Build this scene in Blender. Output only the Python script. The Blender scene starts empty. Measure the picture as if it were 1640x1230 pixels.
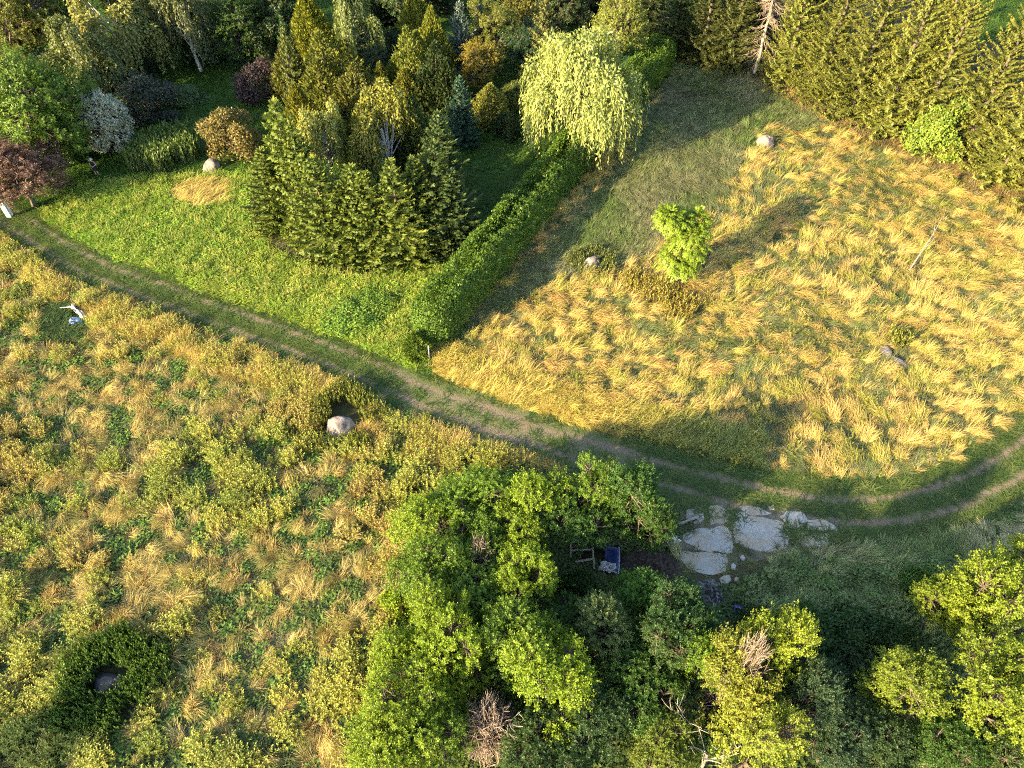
import bpy, bmesh, math, random
import numpy as np
from mathutils import Vector, Euler, noise as mnoise
# ------------------------------------------------------------------ camera, sky, sun, exposure
S = bpy.context.scene
COL = S.collection
F_PX, PITCH, CAM_H = 1158.5, math.radians(48.0), 36.0          # photo pixels (1640 x 1230), angle below the horizon, metres
cam_d = bpy.data.cameras.new('camera'); cam = bpy.data.objects.new('camera', cam_d); COL.objects.link(cam)
cam.location = (0, 0, CAM_H); cam.rotation_euler = (math.pi/2 - PITCH, 0, 0)
cam_d.sensor_width = 36; cam_d.lens = 18*F_PX/820.0; cam_d.clip_start = .5; cam_d.clip_end = 6000
S.camera = cam
SUN_AZ, SUN_EL = math.radians(38), math.radians(20.5)             # direction the light travels to (from +X towards +Y)
W = bpy.data.worlds.new('World'); S.world = W; W.use_nodes = True
wn = W.node_tree.nodes; wl = W.node_tree.links
sky = wn.new('ShaderNodeTexSky'); sky.sky_type = 'NISHITA'; sky.sun_disc = False
sky.sun_elevation = SUN_EL; sky.sun_rotation = math.radians(232)
sky.air_density = 1.0; sky.dust_density = 1.2; sky.ozone_density = 1.0
bg = wn['Background']; bg.inputs['Strength'].default_value = .118
wl.new(sky.outputs[0], bg.inputs['Color'])
sd = bpy.data.lights.new('sun', 'SUN'); sd.energy = 4.55; sd.angle = math.radians(.6); sd.color = (1.0, .80, .44)
sun = bpy.data.objects.new('sun', sd); COL.objects.link(sun); sun.location = (-60, -45, 60)
sun.rotation_euler = Vector((math.cos(SUN_AZ)*math.cos(SUN_EL), math.sin(SUN_AZ)*math.cos(SUN_EL), -math.sin(SUN_EL))).to_track_quat('-Z', 'Y').to_euler()
S.view_settings.view_transform = 'Standard'; S.view_settings.look = 'None'
S.view_settings.exposure = 1.95; S.view_settings.gamma = 1.0; S.view_settings.use_curve_mapping = False
S.render.engine = 'CYCLES'; S.cycles.max_bounces = 3; S.cycles.diffuse_bounces = 2; S.cycles.transmission_bounces = 2
S.cycles.glossy_bounces = 2; S.cycles.use_adaptive_sampling = True; S.cycles.adaptive_threshold = .03; S.cycles.filter_width = 1.1; S.cycles.use_denoising = False; S.cycles.caustics_reflective = False; S.cycles.caustics_refractive = False
# ------------------------------------------------------------------ where a point of the photograph lies in the place
sp_, cp_ = math.sin(PITCH), math.cos(PITCH)
def P(x, y, h=0.0):
    u, v = (x-820)/F_PX, (615-y)/F_PX
    z = (CAM_H-h)/(sp_ - v*cp_)
    return Vector((z*u, z*(cp_+v*sp_), h))
def ppm(p):                                                     # photo pixels per metre at a point
    return F_PX/(p.y*cp_ + (CAM_H-p.z)*sp_)
def proj(X, Y, Z=0.0):
    d = Y*cp_ + (CAM_H-Z)*sp_; up = Y*sp_ - (CAM_H-Z)*cp_
    return 820+F_PX*X/d, 615-F_PX*up/d
rng = np.random.default_rng(7)
# ------------------------------------------------------------------ noise helpers
def hash2(ix, iy, s=0):
    n = (ix.astype(np.int64)*374761393 + iy.astype(np.int64)*668265263 + s*1442695041) & 0xffffffff
    n = ((n ^ (n >> 13))*1274126177) & 0xffffffff
    return ((n ^ (n >> 16)) & 0xffffff)/float(0xffffff)
def vnoise(x, y, s=0):
    ix, iy = np.floor(x), np.floor(y); fx, fy = x-ix, y-iy
    fx = fx*fx*(3-2*fx); fy = fy*fy*(3-2*fy)
    a = hash2(ix, iy, s); b = hash2(ix+1, iy, s); c = hash2(ix, iy+1, s); d = hash2(ix+1, iy+1, s)
    return (a*(1-fx)+b*fx)*(1-fy) + (c*(1-fx)+d*fx)*fy
def fbm(x, y, s=0, o=3):
    r = 0; a = .5; t = 0
    for k in range(o):
        r = r + a*vnoise(x*2**k, y*2**k, s+k*17); t += a; a *= .5
    return r/t
def cells(x, y, size, s=0):                                     # nearest of scattered centres: distance and three random numbers
    gx, gy = np.floor(x/size), np.floor(y/size)
    best = np.full(x.shape, 1e9); r1 = np.zeros(x.shape); r2 = r1.copy(); r3 = r1.copy(); dx0 = r1.copy(); dy0 = r1.copy()
    for i in (-1, 0, 1):
        for j in (-1, 0, 1):
            cx = (gx+i+.12+.76*hash2(gx+i, gy+j, s))*size; cy = (gy+j+.12+.76*hash2(gx+i, gy+j, s+1))*size
            d = np.hypot(x-cx, y-cy); m = d < best
            best = np.where(m, d, best)
            r1 = np.where(m, hash2(gx+i, gy+j, s+2), r1); r2 = np.where(m, hash2(gx+i, gy+j, s+3), r2); r3 = np.where(m, hash2(gx+i, gy+j, s+4), r3)
            dx0 = np.where(m, x-cx, dx0); dy0 = np.where(m, y-cy, dy0)
    return best, r1, r2, r3, dx0, dy0
# ------------------------------------------------------------------ mesh helpers
def mesh_np(name, V, Q, mat, var=None, smooth=False, extra=None):
    """V (n,3); Q (m,3 or 4) or list of such arrays; var: one number per vertex."""
    me = bpy.data.meshes.new(name)
    V = np.asarray(V, dtype=np.float32)
    Qs = [q for q in (Q if isinstance(Q, list) else [Q]) if len(q)]
    loops = np.concatenate([q.astype(np.int32).ravel() for q in Qs])
    sizes = np.concatenate([np.full(len(q), q.shape[1], dtype=np.int32) for q in Qs])
    starts = np.concatenate([[0], np.cumsum(sizes)[:-1]]).astype(np.int32)
    me.vertices.add(len(V)); me.vertices.foreach_set('co', V.ravel())
    me.loops.add(len(loops)); me.loops.foreach_set('vertex_index', loops)
    me.polygons.add(len(sizes)); me.polygons.foreach_set('loop_start', starts); me.polygons.foreach_set('loop_total', sizes)
    if smooth: me.polygons.foreach_set('use_smooth', np.ones(len(sizes), dtype=bool))
    if var is not None:
        a = me.attributes.new('var', 'FLOAT', 'POINT'); a.data.foreach_set('value', np.asarray(var, dtype=np.float32))
    for k, v in (extra or {}).items():
        a = me.attributes.new(k, 'FLOAT_COLOR', 'POINT'); a.data.foreach_set('color', np.asarray(v, dtype=np.float32).ravel())
    me.update(calc_edges=True)
    if mat: me.materials.append(mat)
    return me
def ob(name, me, parent=None, loc=None):
    o = bpy.data.objects.new(name, me); COL.objects.link(o)
    if parent: o.parent = parent
    if loc is not None: o.location = loc
    return o
def tag(o, label, cat, group=None):
    o['label'] = label; o['category'] = cat
    if group: o['group'] = group
    return o
def root(name, loc, label, cat, group=None, rz=0):
    o = ob(name, None, None, loc); o.rotation_euler.z = rz; o.empty_display_size = .3
    return tag(o, label, cat, group)
def nrm(a): return a/np.maximum(np.linalg.norm(a, axis=-1, keepdims=True), 1e-6)
class Acc:                                                      # collects vertices, faces and a shade number
    def __init__(s): s.V = []; s.F = {3: [], 4: []}; s.A = []; s.n = 0
    def add(s, V, F, a=.5):
        V = np.asarray(V, dtype=np.float64); F = np.asarray(F)
        s.V.append(V); s.F[F.shape[1]].append(F+s.n); s.A.append(np.broadcast_to(np.asarray(a, dtype=np.float64), (len(V),)).copy()); s.n += len(V)
    def mesh(s, name, mat, smooth=False):
        Q = [np.concatenate(s.F[k]) for k in (3, 4) if s.F[k]]
        return mesh_np(name, np.concatenate(s.V), Q, mat, np.concatenate(s.A), smooth)
    def leaves(s, C, D, N, L, Wd, a, fold=.18):
        """diamond leaves: base C, direction D, face normal about N, length L, width Wd"""
        n = len(C); D = nrm(D); X = nrm(np.cross(N, D)); Z = np.cross(D, X)
        L = np.broadcast_to(L, (n,))[:, None]; Wd = np.broadcast_to(Wd, (n,))[:, None]
        V = np.empty((n, 4, 3)); mid = C + D*L*.45 + Z*Wd*fold
        V[:, 0] = C; V[:, 1] = mid - X*Wd*.5; V[:, 2] = C + D*L; V[:, 3] = mid + X*Wd*.5
        i = np.arange(n)[:, None]*4
        s.add(V.reshape(-1, 3), i+np.array([[0, 1, 2, 3]]), np.repeat(np.broadcast_to(a, (n,)), 4))
    def tube(s, pts, rad, k=6, a=.5):
        pts = np.asarray(pts, dtype=float); m = len(pts)
        T = nrm(np.gradient(pts, axis=0)); up = np.array([.31, .17, .93]) if abs(T[0, 2]) < .9 else np.array([1., .1, 0])
        X = nrm(np.cross(T, up)); Y = np.cross(T, X); t = np.linspace(0, 2*np.pi, k, endpoint=False)
        R = np.broadcast_to(np.asarray(rad, dtype=float), (m,))
        V = pts[:, None] + R[:, None, None]*(np.cos(t)[None, :, None]*X[:, None]+np.sin(t)[None, :, None]*Y[:, None])
        q = [[i*k+j, i*k+(j+1) % k, (i+1)*k+(j+1) % k, (i+1)*k+j] for i in range(m-1) for j in range(k)]
        s.add(V.reshape(-1, 3), np.array(q), a)
        s.add(np.vstack([V[-1], pts[-1:]+T[-1:]*R[-1]]), np.array([[j, (j+1) % k, k] for j in range(k)]), a)
def sphere_dirs(n, R, zmin=-1.0):
    z = R.uniform(zmin, 1, n); t = R.uniform(0, 2*np.pi, n); r = np.sqrt(1-z*z)
    return np.stack([r*np.cos(t), r*np.sin(t), z], 1)
# ------------------------------------------------------------------ materials
def mat_new(name):
    m = bpy.data.materials.new(name); m.use_nodes = True
    nt = m.node_tree; nt.nodes.clear(); out = nt.nodes.new('ShaderNodeOutputMaterial')
    return m, nt, nt.nodes, nt.links, out
def mixc(nt, a, b, fac, mode='MIX'):
    n = nt.nodes.new('ShaderNodeMix'); n.data_type = 'RGBA'; n.blend_type = mode
    for k, v in ((6, a), (7, b), (0, fac)):
        if isinstance(v, bpy.types.NodeSocket): nt.links.new(v, n.inputs[k])
        elif k == 0: n.inputs[0].default_value = v
        else: n.inputs[k].default_value = (*v, 1) if len(v) == 3 else v
    return n.outputs[2]
def noise_fac(nt, scale, lo=.35, hi=.65, detail=4, coord='Object', rough=.55):
    tc = nt.nodes.new('ShaderNodeTexCoord'); n = nt.nodes.new('ShaderNodeTexNoise')
    n.inputs['Scale'].default_value = scale; n.inputs['Detail'].default_value = detail; n.inputs['Roughness'].default_value = rough
    nt.links.new(tc.outputs[coord], n.inputs['Vector'])
    r = nt.nodes.new('ShaderNodeMapRange'); r.inputs[1].default_value = lo; r.inputs[2].default_value = hi
    nt.links.new(n.outputs['Fac'], r.inputs[0]); return r.outputs[0]
def leaf_material(name, source, trans=.27, gloss=.025, tip=None):
    m, nt, N, L, out = mat_new(name)
    if source == 'object':
        oi = N.new('ShaderNodeObjectInfo'); base = oi.outputs['Color']
    else:
        at = N.new('ShaderNodeAttribute'); at.attribute_type = 'INSTANCER'; at.attribute_name = 'gcol'; base = at.outputs['Color']
    va = N.new('ShaderNodeAttribute'); va.attribute_name = 'var'
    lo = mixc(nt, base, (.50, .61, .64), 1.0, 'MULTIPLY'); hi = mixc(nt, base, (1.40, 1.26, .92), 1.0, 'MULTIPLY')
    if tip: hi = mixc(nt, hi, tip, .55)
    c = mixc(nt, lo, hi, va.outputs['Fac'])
    d = N.new('ShaderNodeBsdfDiffuse'); t = N.new('ShaderNodeBsdfTranslucent'); g = N.new('ShaderNodeBsdfGlossy')
    g.inputs['Roughness'].default_value = .45
    L.new(c, d.inputs['Color']); L.new(mixc(nt, c, (1.15, 1.2, .7), 1.0, 'MULTIPLY'), t.inputs['Color'])
    s1 = N.new('ShaderNodeMixShader'); s1.inputs[0].default_value = trans; L.new(d.outputs[0], s1.inputs[1]); L.new(t.outputs[0], s1.inputs[2])
    s2 = N.new('ShaderNodeMixShader'); s2.inputs[0].default_value = gloss; L.new(s1.outputs[0], s2.inputs[1]); L.new(g.outputs[0], s2.inputs[2])
    L.new(s2.outputs[0], out.inputs['Surface']); return m
def plain(name, a, b, scale, rough=.85, bump=.0, coord='Object', lo=.35, hi=.65, detail=5, spec=.3):
    m, nt, N, L, out = mat_new(name)
    p = N.new('ShaderNodeBsdfPrincipled'); f = noise_fac(nt, scale, lo, hi, detail, coord)
    L.new(mixc(nt, a, b, f), p.inputs['Base Color']); p.inputs['Roughness'].default_value = rough; p.inputs['Specular IOR Level'].default_value = spec
    if bump:
        bp = N.new('ShaderNodeBump'); bp.inputs['Strength'].default_value = bump; bp.inputs['Distance'].default_value = .05
        L.new(noise_fac(nt, scale*3, 0, 1, 6, coord), bp.inputs['Height']); L.new(bp.outputs[0], p.inputs['Normal'])
    L.new(p.outputs[0], out.inputs['Surface']); return m
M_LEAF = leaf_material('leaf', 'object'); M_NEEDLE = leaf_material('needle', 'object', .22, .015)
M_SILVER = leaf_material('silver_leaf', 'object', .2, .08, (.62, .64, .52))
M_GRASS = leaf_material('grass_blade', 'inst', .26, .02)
M_BARK = plain('bark', (.09, .065, .045), (.20, .16, .12), 9, .9, .6)
M_DEAD = plain('dead_wood', (.30, .25, .20), (.50, .44, .37), 12, .9, .3)
M_TWIG = plain('dead_twig', (.27, .20, .155), (.46, .36, .285), 6, .9)
M_WOOD = plain('weathered_wood', (.24, .20, .15), (.42, .36, .28), 14, .9, .3)
def birch_bark():
    m, nt, N, L, out = mat_new('birch_bark'); p = N.new('ShaderNodeBsdfPrincipled'); p.inputs['Roughness'].default_value = .8
    tc = N.new('ShaderNodeTexCoord'); mp = N.new('ShaderNodeMapping'); mp.inputs['Scale'].default_value = (3, 3, 14); n = N.new('ShaderNodeTexNoise')
    L.new(tc.outputs['Object'], mp.inputs[0]); L.new(mp.outputs[0], n.inputs['Vector']); r = N.new('ShaderNodeMapRange'); r.inputs[1].default_value = .56; r.inputs[2].default_value = .64
    L.new(n.outputs['Fac'], r.inputs[0]); L.new(mixc(nt, (.62, .58, .50), (.06, .05, .04), r.outputs[0]), p.inputs['Base Color']); L.new(p.outputs[0], out.inputs['Surface']); return m
M_BIRCH = birch_bark()
def granite():
    m, nt, N, L, out = mat_new('granite'); p = N.new('ShaderNodeBsdfPrincipled'); p.inputs['Roughness'].default_value = .9
    c = mixc(nt, (.16, .135, .13), (.36, .285, .26), noise_fac(nt, 2.5, .35, .65, 6)); c = mixc(nt, c, (.30, .30, .22), noise_fac(nt, 5, .58, .64, 5)); c = mixc(nt, c, (.05, .045, .045), noise_fac(nt, 3.3, .62, .68, 8, 'Object', .7))
    L.new(c, p.inputs['Base Color']); b = N.new('ShaderNodeBump'); b.inputs['Strength'].default_value = 1; b.inputs['Distance'].default_value = .12
    L.new(noise_fac(nt, 5, 0, 1, 8, 'Object', .65), b.inputs['Height']); L.new(b.outputs[0], p.inputs['Normal']); L.new(p.outputs[0], out.inputs['Surface']); return m
M_STONE = granite()
M_WHITE = plain('white_paint', (.68, .68, .66), (.80, .80, .78), 5, .6)
# ------------------------------------------------------------------ layout of the land, in photograph coordinates on the ground
PATH_PX = [(-160, 235), (-80, 285), (-20, 325), (30, 357), (75, 388), (150, 430), (300, 487), (450, 540), (580, 590), (680, 635), (780, 672), (880, 705), (980, 735),
           (1080, 765), (1180, 792), (1260, 809), (1340, 820), (1430, 818), (1500, 804), (1570, 777), (1640, 733), (1720, 672), (1830, 580)]
pw = np.array([P(*p)[:2] for p in PATH_PX])
def smooth_line(pts, n):
    pts = np.asarray(pts, float); d = np.r_[0, np.cumsum(np.linalg.norm(np.diff(pts, axis=0), axis=1))]
    t = np.linspace(0, d[-1], n); q = np.stack([np.interp(t, d, pts[:, k]) for k in range(pts.shape[1])], 1)
    for _ in range(6):
        q[1:-1] = (q[:-2]+2*q[1:-1]+q[2:])/4
    return q
PATH = smooth_line(pw, 260)
def path_dist(X, Y):
    d = np.full(X.shape, 1e9)
    for i in range(0, len(PATH), 1):
        d = np.minimum(d, (X-PATH[i, 0])**2+(Y-PATH[i, 1])**2)
    return np.sqrt(d)
def in_poly(px, py, poly):
    c = np.zeros(px.shape, bool); n = len(poly)
    for i in range(n):
        x1, y1 = poly[i]; x2, y2 = poly[(i+1) % n]
        if y1 == y2: continue
        m = ((y1 > py) != (y2 > py)) & (px < (x2-x1)*(py-y1)/(y2-y1)+x1); c ^= m
    return c
LAWN = [(60, 350), (130, 300), (200, 282), (330, 285), (425, 285), (452, 380), (560, 432), (715, 420), (700, 470), (665, 505), (672, 600), (560, 562), (400, 505), (250, 452), (120, 402)]
SHADE_MEADOW = [(690, 575), (735, 525), (1000, 260), (1080, 90), (1200, 125), (1330, 200), (1205, 215), (1165, 320), (1020, 420), (900, 452), (800, 500), (740, 540)]  # outline of the cast tree shadow that is put into the grass colour
SHADOW_PATCH = [(1290, 280), (1400, 265), (1430, 320), (1330, 345)]  # unused outline of the patch shadowed by the young tree
CLUMP = [(640, 870), (760, 760), (1000, 740), (1090, 800), (1085, 850), (1060, 900), (1180, 950), (1210, 1000), (1290, 1060), (1330, 1300), (560, 1300), (600, 1100), (640, 960)]
DIRT = [(1000, 885), (1060, 875), (1085, 900), (1090, 935), (1060, 950), (990, 930)]
BAREPATH = [(600, 590), (700, 610), (860, 665), (985, 695), (1000, 725), (900, 712), (760, 668), (640, 620)]
GREEN_HOLE = [(60, 505), (110, 480), (150, 500), (160, 545), (100, 560), (60, 550)]
SLABYARD = [(1085, 815), (1200, 800), (1350, 820), (1345, 880), (1250, 895), (1180, 945), (1090, 935)]
def zones(X, Y):
    px, py = proj(X, Y); jx = px+40*(fbm(X*.35, Y*.35, 5)-.5); jy = py+26*(fbm(X*.35, Y*.35, 9)-.5)
    yp = np.interp(px, [p[0] for p in PATH_PX], [p[1] for p in PATH_PX])
    hx = np.interp(-py, [-560, -95, 50], [690, 1085, 1200])
    above = py < yp; right = px > hx
    z = np.where(above, np.where(right, 1, 3), np.where(px < 1000, 0, 5))   # 0 left meadow, 1 right meadow, 3 garden, 5 lower right
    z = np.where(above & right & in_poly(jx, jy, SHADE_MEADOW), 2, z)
    z = np.where(above & ~right & in_poly(jx, jy, LAWN), 4, z)
    z = np.where(~above & in_poly(jx, jy, CLUMP), 6, z)
    z = np.where(in_poly(jx, jy, GREEN_HOLE), 7, z)
    z = np.where(in_poly(px, py, SLABYARD), 8, z)
    z = np.where(in_poly(jx, jy, DIRT), 9, z)
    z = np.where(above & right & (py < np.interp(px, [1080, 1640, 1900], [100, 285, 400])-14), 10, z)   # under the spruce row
    z = np.where(above & (px > 1530) & (py < 70), 3, z)
    return z, px, py
# ------------------------------------------------------------------ ground sheet
def axis(lo, hi, st, far):
    a = np.arange(lo, hi+.01, st); k = np.array([8, 20, 45, 90, 180, 380, 800, 1500])
    k = k[k < far]
    return np.r_[(lo-k)[::-1], a, hi+k]
gx, gy = axis(-84, 84, .5, 2000), axis(2, 128, .5, 2000)
GX, GY = np.meshgrid(gx, gy); X, Y = GX.ravel(), GY.ravel()
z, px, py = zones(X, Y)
GC = np.array([(.085, .085, .040), (.15, .125, .06), (.11, .11, .055), (.035, .055, .018), (.075, .115, .025), (.075, .085, .035), (.035, .035, .018), (.045, .085, .025), (.10, .09, .055), (.045, .034, .026), (.045, .04, .022)])  # ground colour per zone; shade is put into the shaded meadow and garden
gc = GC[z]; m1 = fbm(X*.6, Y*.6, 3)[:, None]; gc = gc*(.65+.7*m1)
near = path_dist(X, Y); gc = np.where((near < 2.6)[:, None], np.array([.075, .085, .035])*(.8+.4*m1), gc)
idx = np.arange(len(X)).reshape(GX.shape)
Q = np.stack([idx[:-1, :-1], idx[:-1, 1:], idx[1:, 1:], idx[1:, :-1]], -1).reshape(-1, 4)
def ground_material():
    m, nt, N, L, out = mat_new('ground_soil'); p = N.new('ShaderNodeBsdfPrincipled'); p.inputs['Roughness'].default_value = 1; p.inputs['Specular IOR Level'].default_value = .1
    a = N.new('ShaderNodeAttribute'); a.attribute_name = 'gcol'
    f = noise_fac(nt, 2.2, .3, .7, 8, 'Object', .7); c = mixc(nt, mixc(nt, a.outputs['Color'], (.6, .7, .7), 1, 'MULTIPLY'), mixc(nt, a.outputs['Color'], (1.6, 1.45, 1.3), 1, 'MULTIPLY'), f)
    L.new(c, p.inputs['Base Color']); b = N.new('ShaderNodeBump'); b.inputs['Strength'].default_value = .9; b.inputs['Distance'].default_value = .12
    L.new(noise_fac(nt, 6, 0, 1, 8, 'Object', .7), b.inputs['Height']); L.new(b.outputs[0], p.inputs['Normal']); L.new(p.outputs[0], out.inputs['Surface']); return m
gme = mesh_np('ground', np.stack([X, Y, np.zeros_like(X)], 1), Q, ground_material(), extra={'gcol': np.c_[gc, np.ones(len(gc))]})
g = ob('ground', gme); g['kind'] = 'structure'
# the mown track with two wheel lines
def path_mesh():
    n = len(PATH); T = nrm(np.gradient(PATH, axis=0)); Nn = np.stack([-T[:, 1], T[:, 0]], 1)
    us = np.linspace(-1.75, 1.75, 29); V = []; A = []
    pxs, pys = proj(PATH[:, 0], PATH[:, 1])
    for i in range(n):
        w = 1+.12*math.sin(i*.31)+.08*math.sin(i*.83)
        xy = PATH[i]+Nn[i]*us[:, None]*w
        V.append(np.c_[xy, .012+.0*us])
        tr = np.exp(-((np.abs(us+.06*math.sin(i*.2))-.8)/.27)**2)
        bare = np.clip(1-abs(pxs[i]-830)/280, 0, 1)*.95*np.exp(-((us-.35)/1.0)**2)      # worn stretch half-way
        A.append(np.clip(np.maximum(np.maximum(tr*1.05, bare*.85), .20*np.exp(-(us/1.25)**4)), 0, 1))
    V = np.concatenate(V); A = np.concatenate(A); k = len(us)
    i0 = np.arange((n-1)*k).reshape(n-1, k)[:, :-1]
    Qp = np.stack([i0, i0+1, i0+k+1, i0+k], -1).reshape(-1, 4)
    m, nt, N, L, out = mat_new('mown_track'); p = N.new('ShaderNodeBsdfPrincipled'); p.inputs['Roughness'].default_value = 1; p.inputs['Specular IOR Level'].default_value = .1
    a = N.new('ShaderNodeAttribute'); a.attribute_name = 'var'
    nz = noise_fac(nt, 1.3, .25, .75, 8, 'Object', .7); ad = N.new('ShaderNodeMath'); ad.operation = 'MULTIPLY_ADD'; L.new(nz, ad.inputs[0]); ad.inputs[1].default_value = .55; ad.inputs[2].default_value = -.22
    s = N.new('ShaderNodeMath'); s.operation = 'ADD'; s.use_clamp = True; L.new(a.outputs['Fac'], s.inputs[0]); L.new(ad.outputs[0], s.inputs[1])
    gr = mixc(nt, (.06, .10, .03), (.13, .16, .06), noise_fac(nt, 5, .3, .7, 7, 'Object', .7)); di = mixc(nt, (.135, .105, .072), (.27, .212, .15), noise_fac(nt, 9, .3, .7, 7, 'Object', .7))
    L.new(mixc(nt, gr, di, s.outputs[0]), p.inputs['Base Color']); b = N.new('ShaderNodeBump'); b.inputs['Strength'].default_value = .8; b.inputs['Distance'].default_value = .06
    L.new(noise_fac(nt, 9, 0, 1, 8), b.inputs['Height']); L.new(b.outputs[0], p.inputs['Normal']); L.new(p.outputs[0], out.inputs['Surface'])
    return mesh_np('path', V, Qp, m, A)
o = ob('path', path_mesh()); o['kind'] = 'structure'
# ------------------------------------------------------------------ concrete slabs of the old yard
def poly_prism(px_pts, top, bot, bev=.03, jag=.05, seed=0, grow=1.0):
    R = random.Random(seed); w = [P(*p) for p in px_pts]; pts = []; wc = sum(w, Vector())/len(w); w = [wc+(q-wc)*grow for q in w]
    for i, a in enumerate(w):
        b = w[(i+1) % len(w)]; n = max(2, int((b-a).length/.28))
        for k in range(n):
            q = a.lerp(b, k/n); pts.append((q.x+R.uniform(-jag, jag), q.y+R.uniform(-jag, jag)))
    c = (sum(p[0] for p in pts)/len(pts), sum(p[1] for p in pts)/len(pts))
    a2 = sum(pts[i][0]*pts[(i+1) % len(pts)][1]-pts[(i+1) % len(pts)][0]*pts[i][1] for i in range(len(pts)))
    if a2 < 0: pts.reverse()
    bm = bmesh.new(); n = len(pts)
    def ring(s, zz): return [bm.verts.new((c[0]+(p[0]-c[0])*s, c[1]+(p[1]-c[1])*s, zz)) for p in pts]
    size = max(math.dist(p, c) for p in pts); r0 = ring(1, bot); r1 = ring(1, top-bev); r2 = ring(1-bev/size, top)
    for A, B in ((r0, r1), (r1, r2)):
        for i in range(n): bm.faces.new((A[i], A[(i+1) % n], B[(i+1) % n], B[i]))
    bm.faces.new(r2); bmesh.ops.triangulate(bm, faces=[f for f in bm.faces if len(f.verts) > 4])
    return bm
def bm_obj(name, bm, mat, parent=None, smooth=False):
    me = bpy.data.meshes.new(name); bm.to_mesh(me); bm.free(); me.materials.append(mat)
    if smooth: me.polygons.foreach_set('use_smooth', [True]*len(me.polygons))
    return ob(name, me, parent)
def concrete():
    m, nt, N, L, out = mat_new('old_concrete'); p = N.new('ShaderNodeBsdfPrincipled'); rm = N.new('ShaderNodeMapRange'); rm.inputs[3].default_value = .12; rm.inputs[4].default_value = .85; L.new(noise_fac(nt, .7, .4, .6, 4), rm.inputs[0]); L.new(rm.outputs[0], p.inputs['Roughness'])
    c = mixc(nt, (.38, .355, .32), (.50, .46, .40), noise_fac(nt, .9, .3, .7, 6)); c = mixc(nt, c, (.42, .33, .22), noise_fac(nt, .55, .44, .60, 8, 'Object', .65)); c = mixc(nt, c, (.10, .09, .07), noise_fac(nt, 3.1, .64, .74, 6))
    L.new(c, p.inputs['Base Color']); b = N.new('ShaderNodeBump'); b.inputs['Strength'].default_value = .25; b.inputs['Distance'].default_value = .03
    L.new(noise_fac(nt, 14, 0, 1, 6), b.inputs['Height']); L.new(b.outputs[0], p.inputs['Normal']); L.new(p.outputs[0], out.inputs['Surface']); return m
M_CONC = concrete()
yard = bm_obj('pavement', poly_prism([(1088, 818), (1200, 803), (1290, 812), (1350, 828), (1345, 872), (1250, 890), (1180, 905), (1150, 922), (1090, 915), (1082, 850)], .016, .004, .005, .03, 3), plain('joint_soil', (.12, .105, .07), (.23, .19, .14), 4, 1, .5))
yard['kind'] = 'structure'
SLABS = [[(1136, 812), (1148, 810), (1160, 816), (1174, 829), (1174, 838), (1139, 838)],
         [(1092, 858), (1110, 850), (1130, 846), (1136, 850), (1138, 884), (1118, 878), (1100, 868)],
         [(1138, 848), (1158, 843), (1170, 852), (1172, 884), (1140, 882)],
         [(1090, 890), (1096, 884), (1112, 886), (1130, 886), (1160, 890), (1162, 900), (1158, 915), (1140, 921), (1122, 918), (1098, 905)],
         [(1178, 835), (1195, 829), (1222, 830), (1250, 838), (1262, 853), (1258, 875), (1238, 882), (1208, 880), (1180, 868)],
         [(1184, 813), (1206, 811), (1220, 816), (1234, 823), (1214, 826), (1200, 824)], [(1250, 829), (1262, 820), (1285, 822), (1292, 835), (1278, 848), (1264, 844)],
         [(1296, 833), (1318, 832), (1338, 842), (1340, 850), (1296, 848)], [(1279, 858), (1296, 853), (1326, 856), (1326, 872), (1296, 876), (1284, 870)],
         [(1178, 822), (1193, 821), (1196, 827), (1180, 829)], [(1230, 812), (1238, 809), (1240, 817), (1232, 818)], [(1100, 818), (1124, 812), (1128, 832), (1112, 840), (1100, 832)]]
for k, pts in enumerate(SLABS):
    s_ = bm_obj('slab', poly_prism(pts, .030+.006*(k % 4), .005, .008, .055, k, 1.09), M_CONC, yard)
for k, (pts, lab) in enumerate([([(1152, 928), (1158, 923), (1168, 922), (1172, 930), (1164, 937), (1154, 935)], 'largest pale concrete chunk lying off the lowest slab'),
                               ([(1175, 928), (1179, 925), (1183, 927), (1181, 932), (1176, 933)], 'small pale concrete chunk right of the largest chunk'),
                               ([(1169, 905), (1174, 903), (1179, 906), (1178, 913), (1171, 913)], 'pale concrete chunk on the grass right of the lowest slab'),
                               ([(1185, 892), (1190, 890), (1194, 895), (1191, 899), (1186, 897)], 'pale concrete chunk below the biggest slab')]):
    tag(bm_obj('concrete_chunk', poly_prism(pts, .13, -.03, .05, .03, 40+k), M_CONC), lab, 'concrete chunk', 'loose concrete chunks by the slabs')
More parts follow.
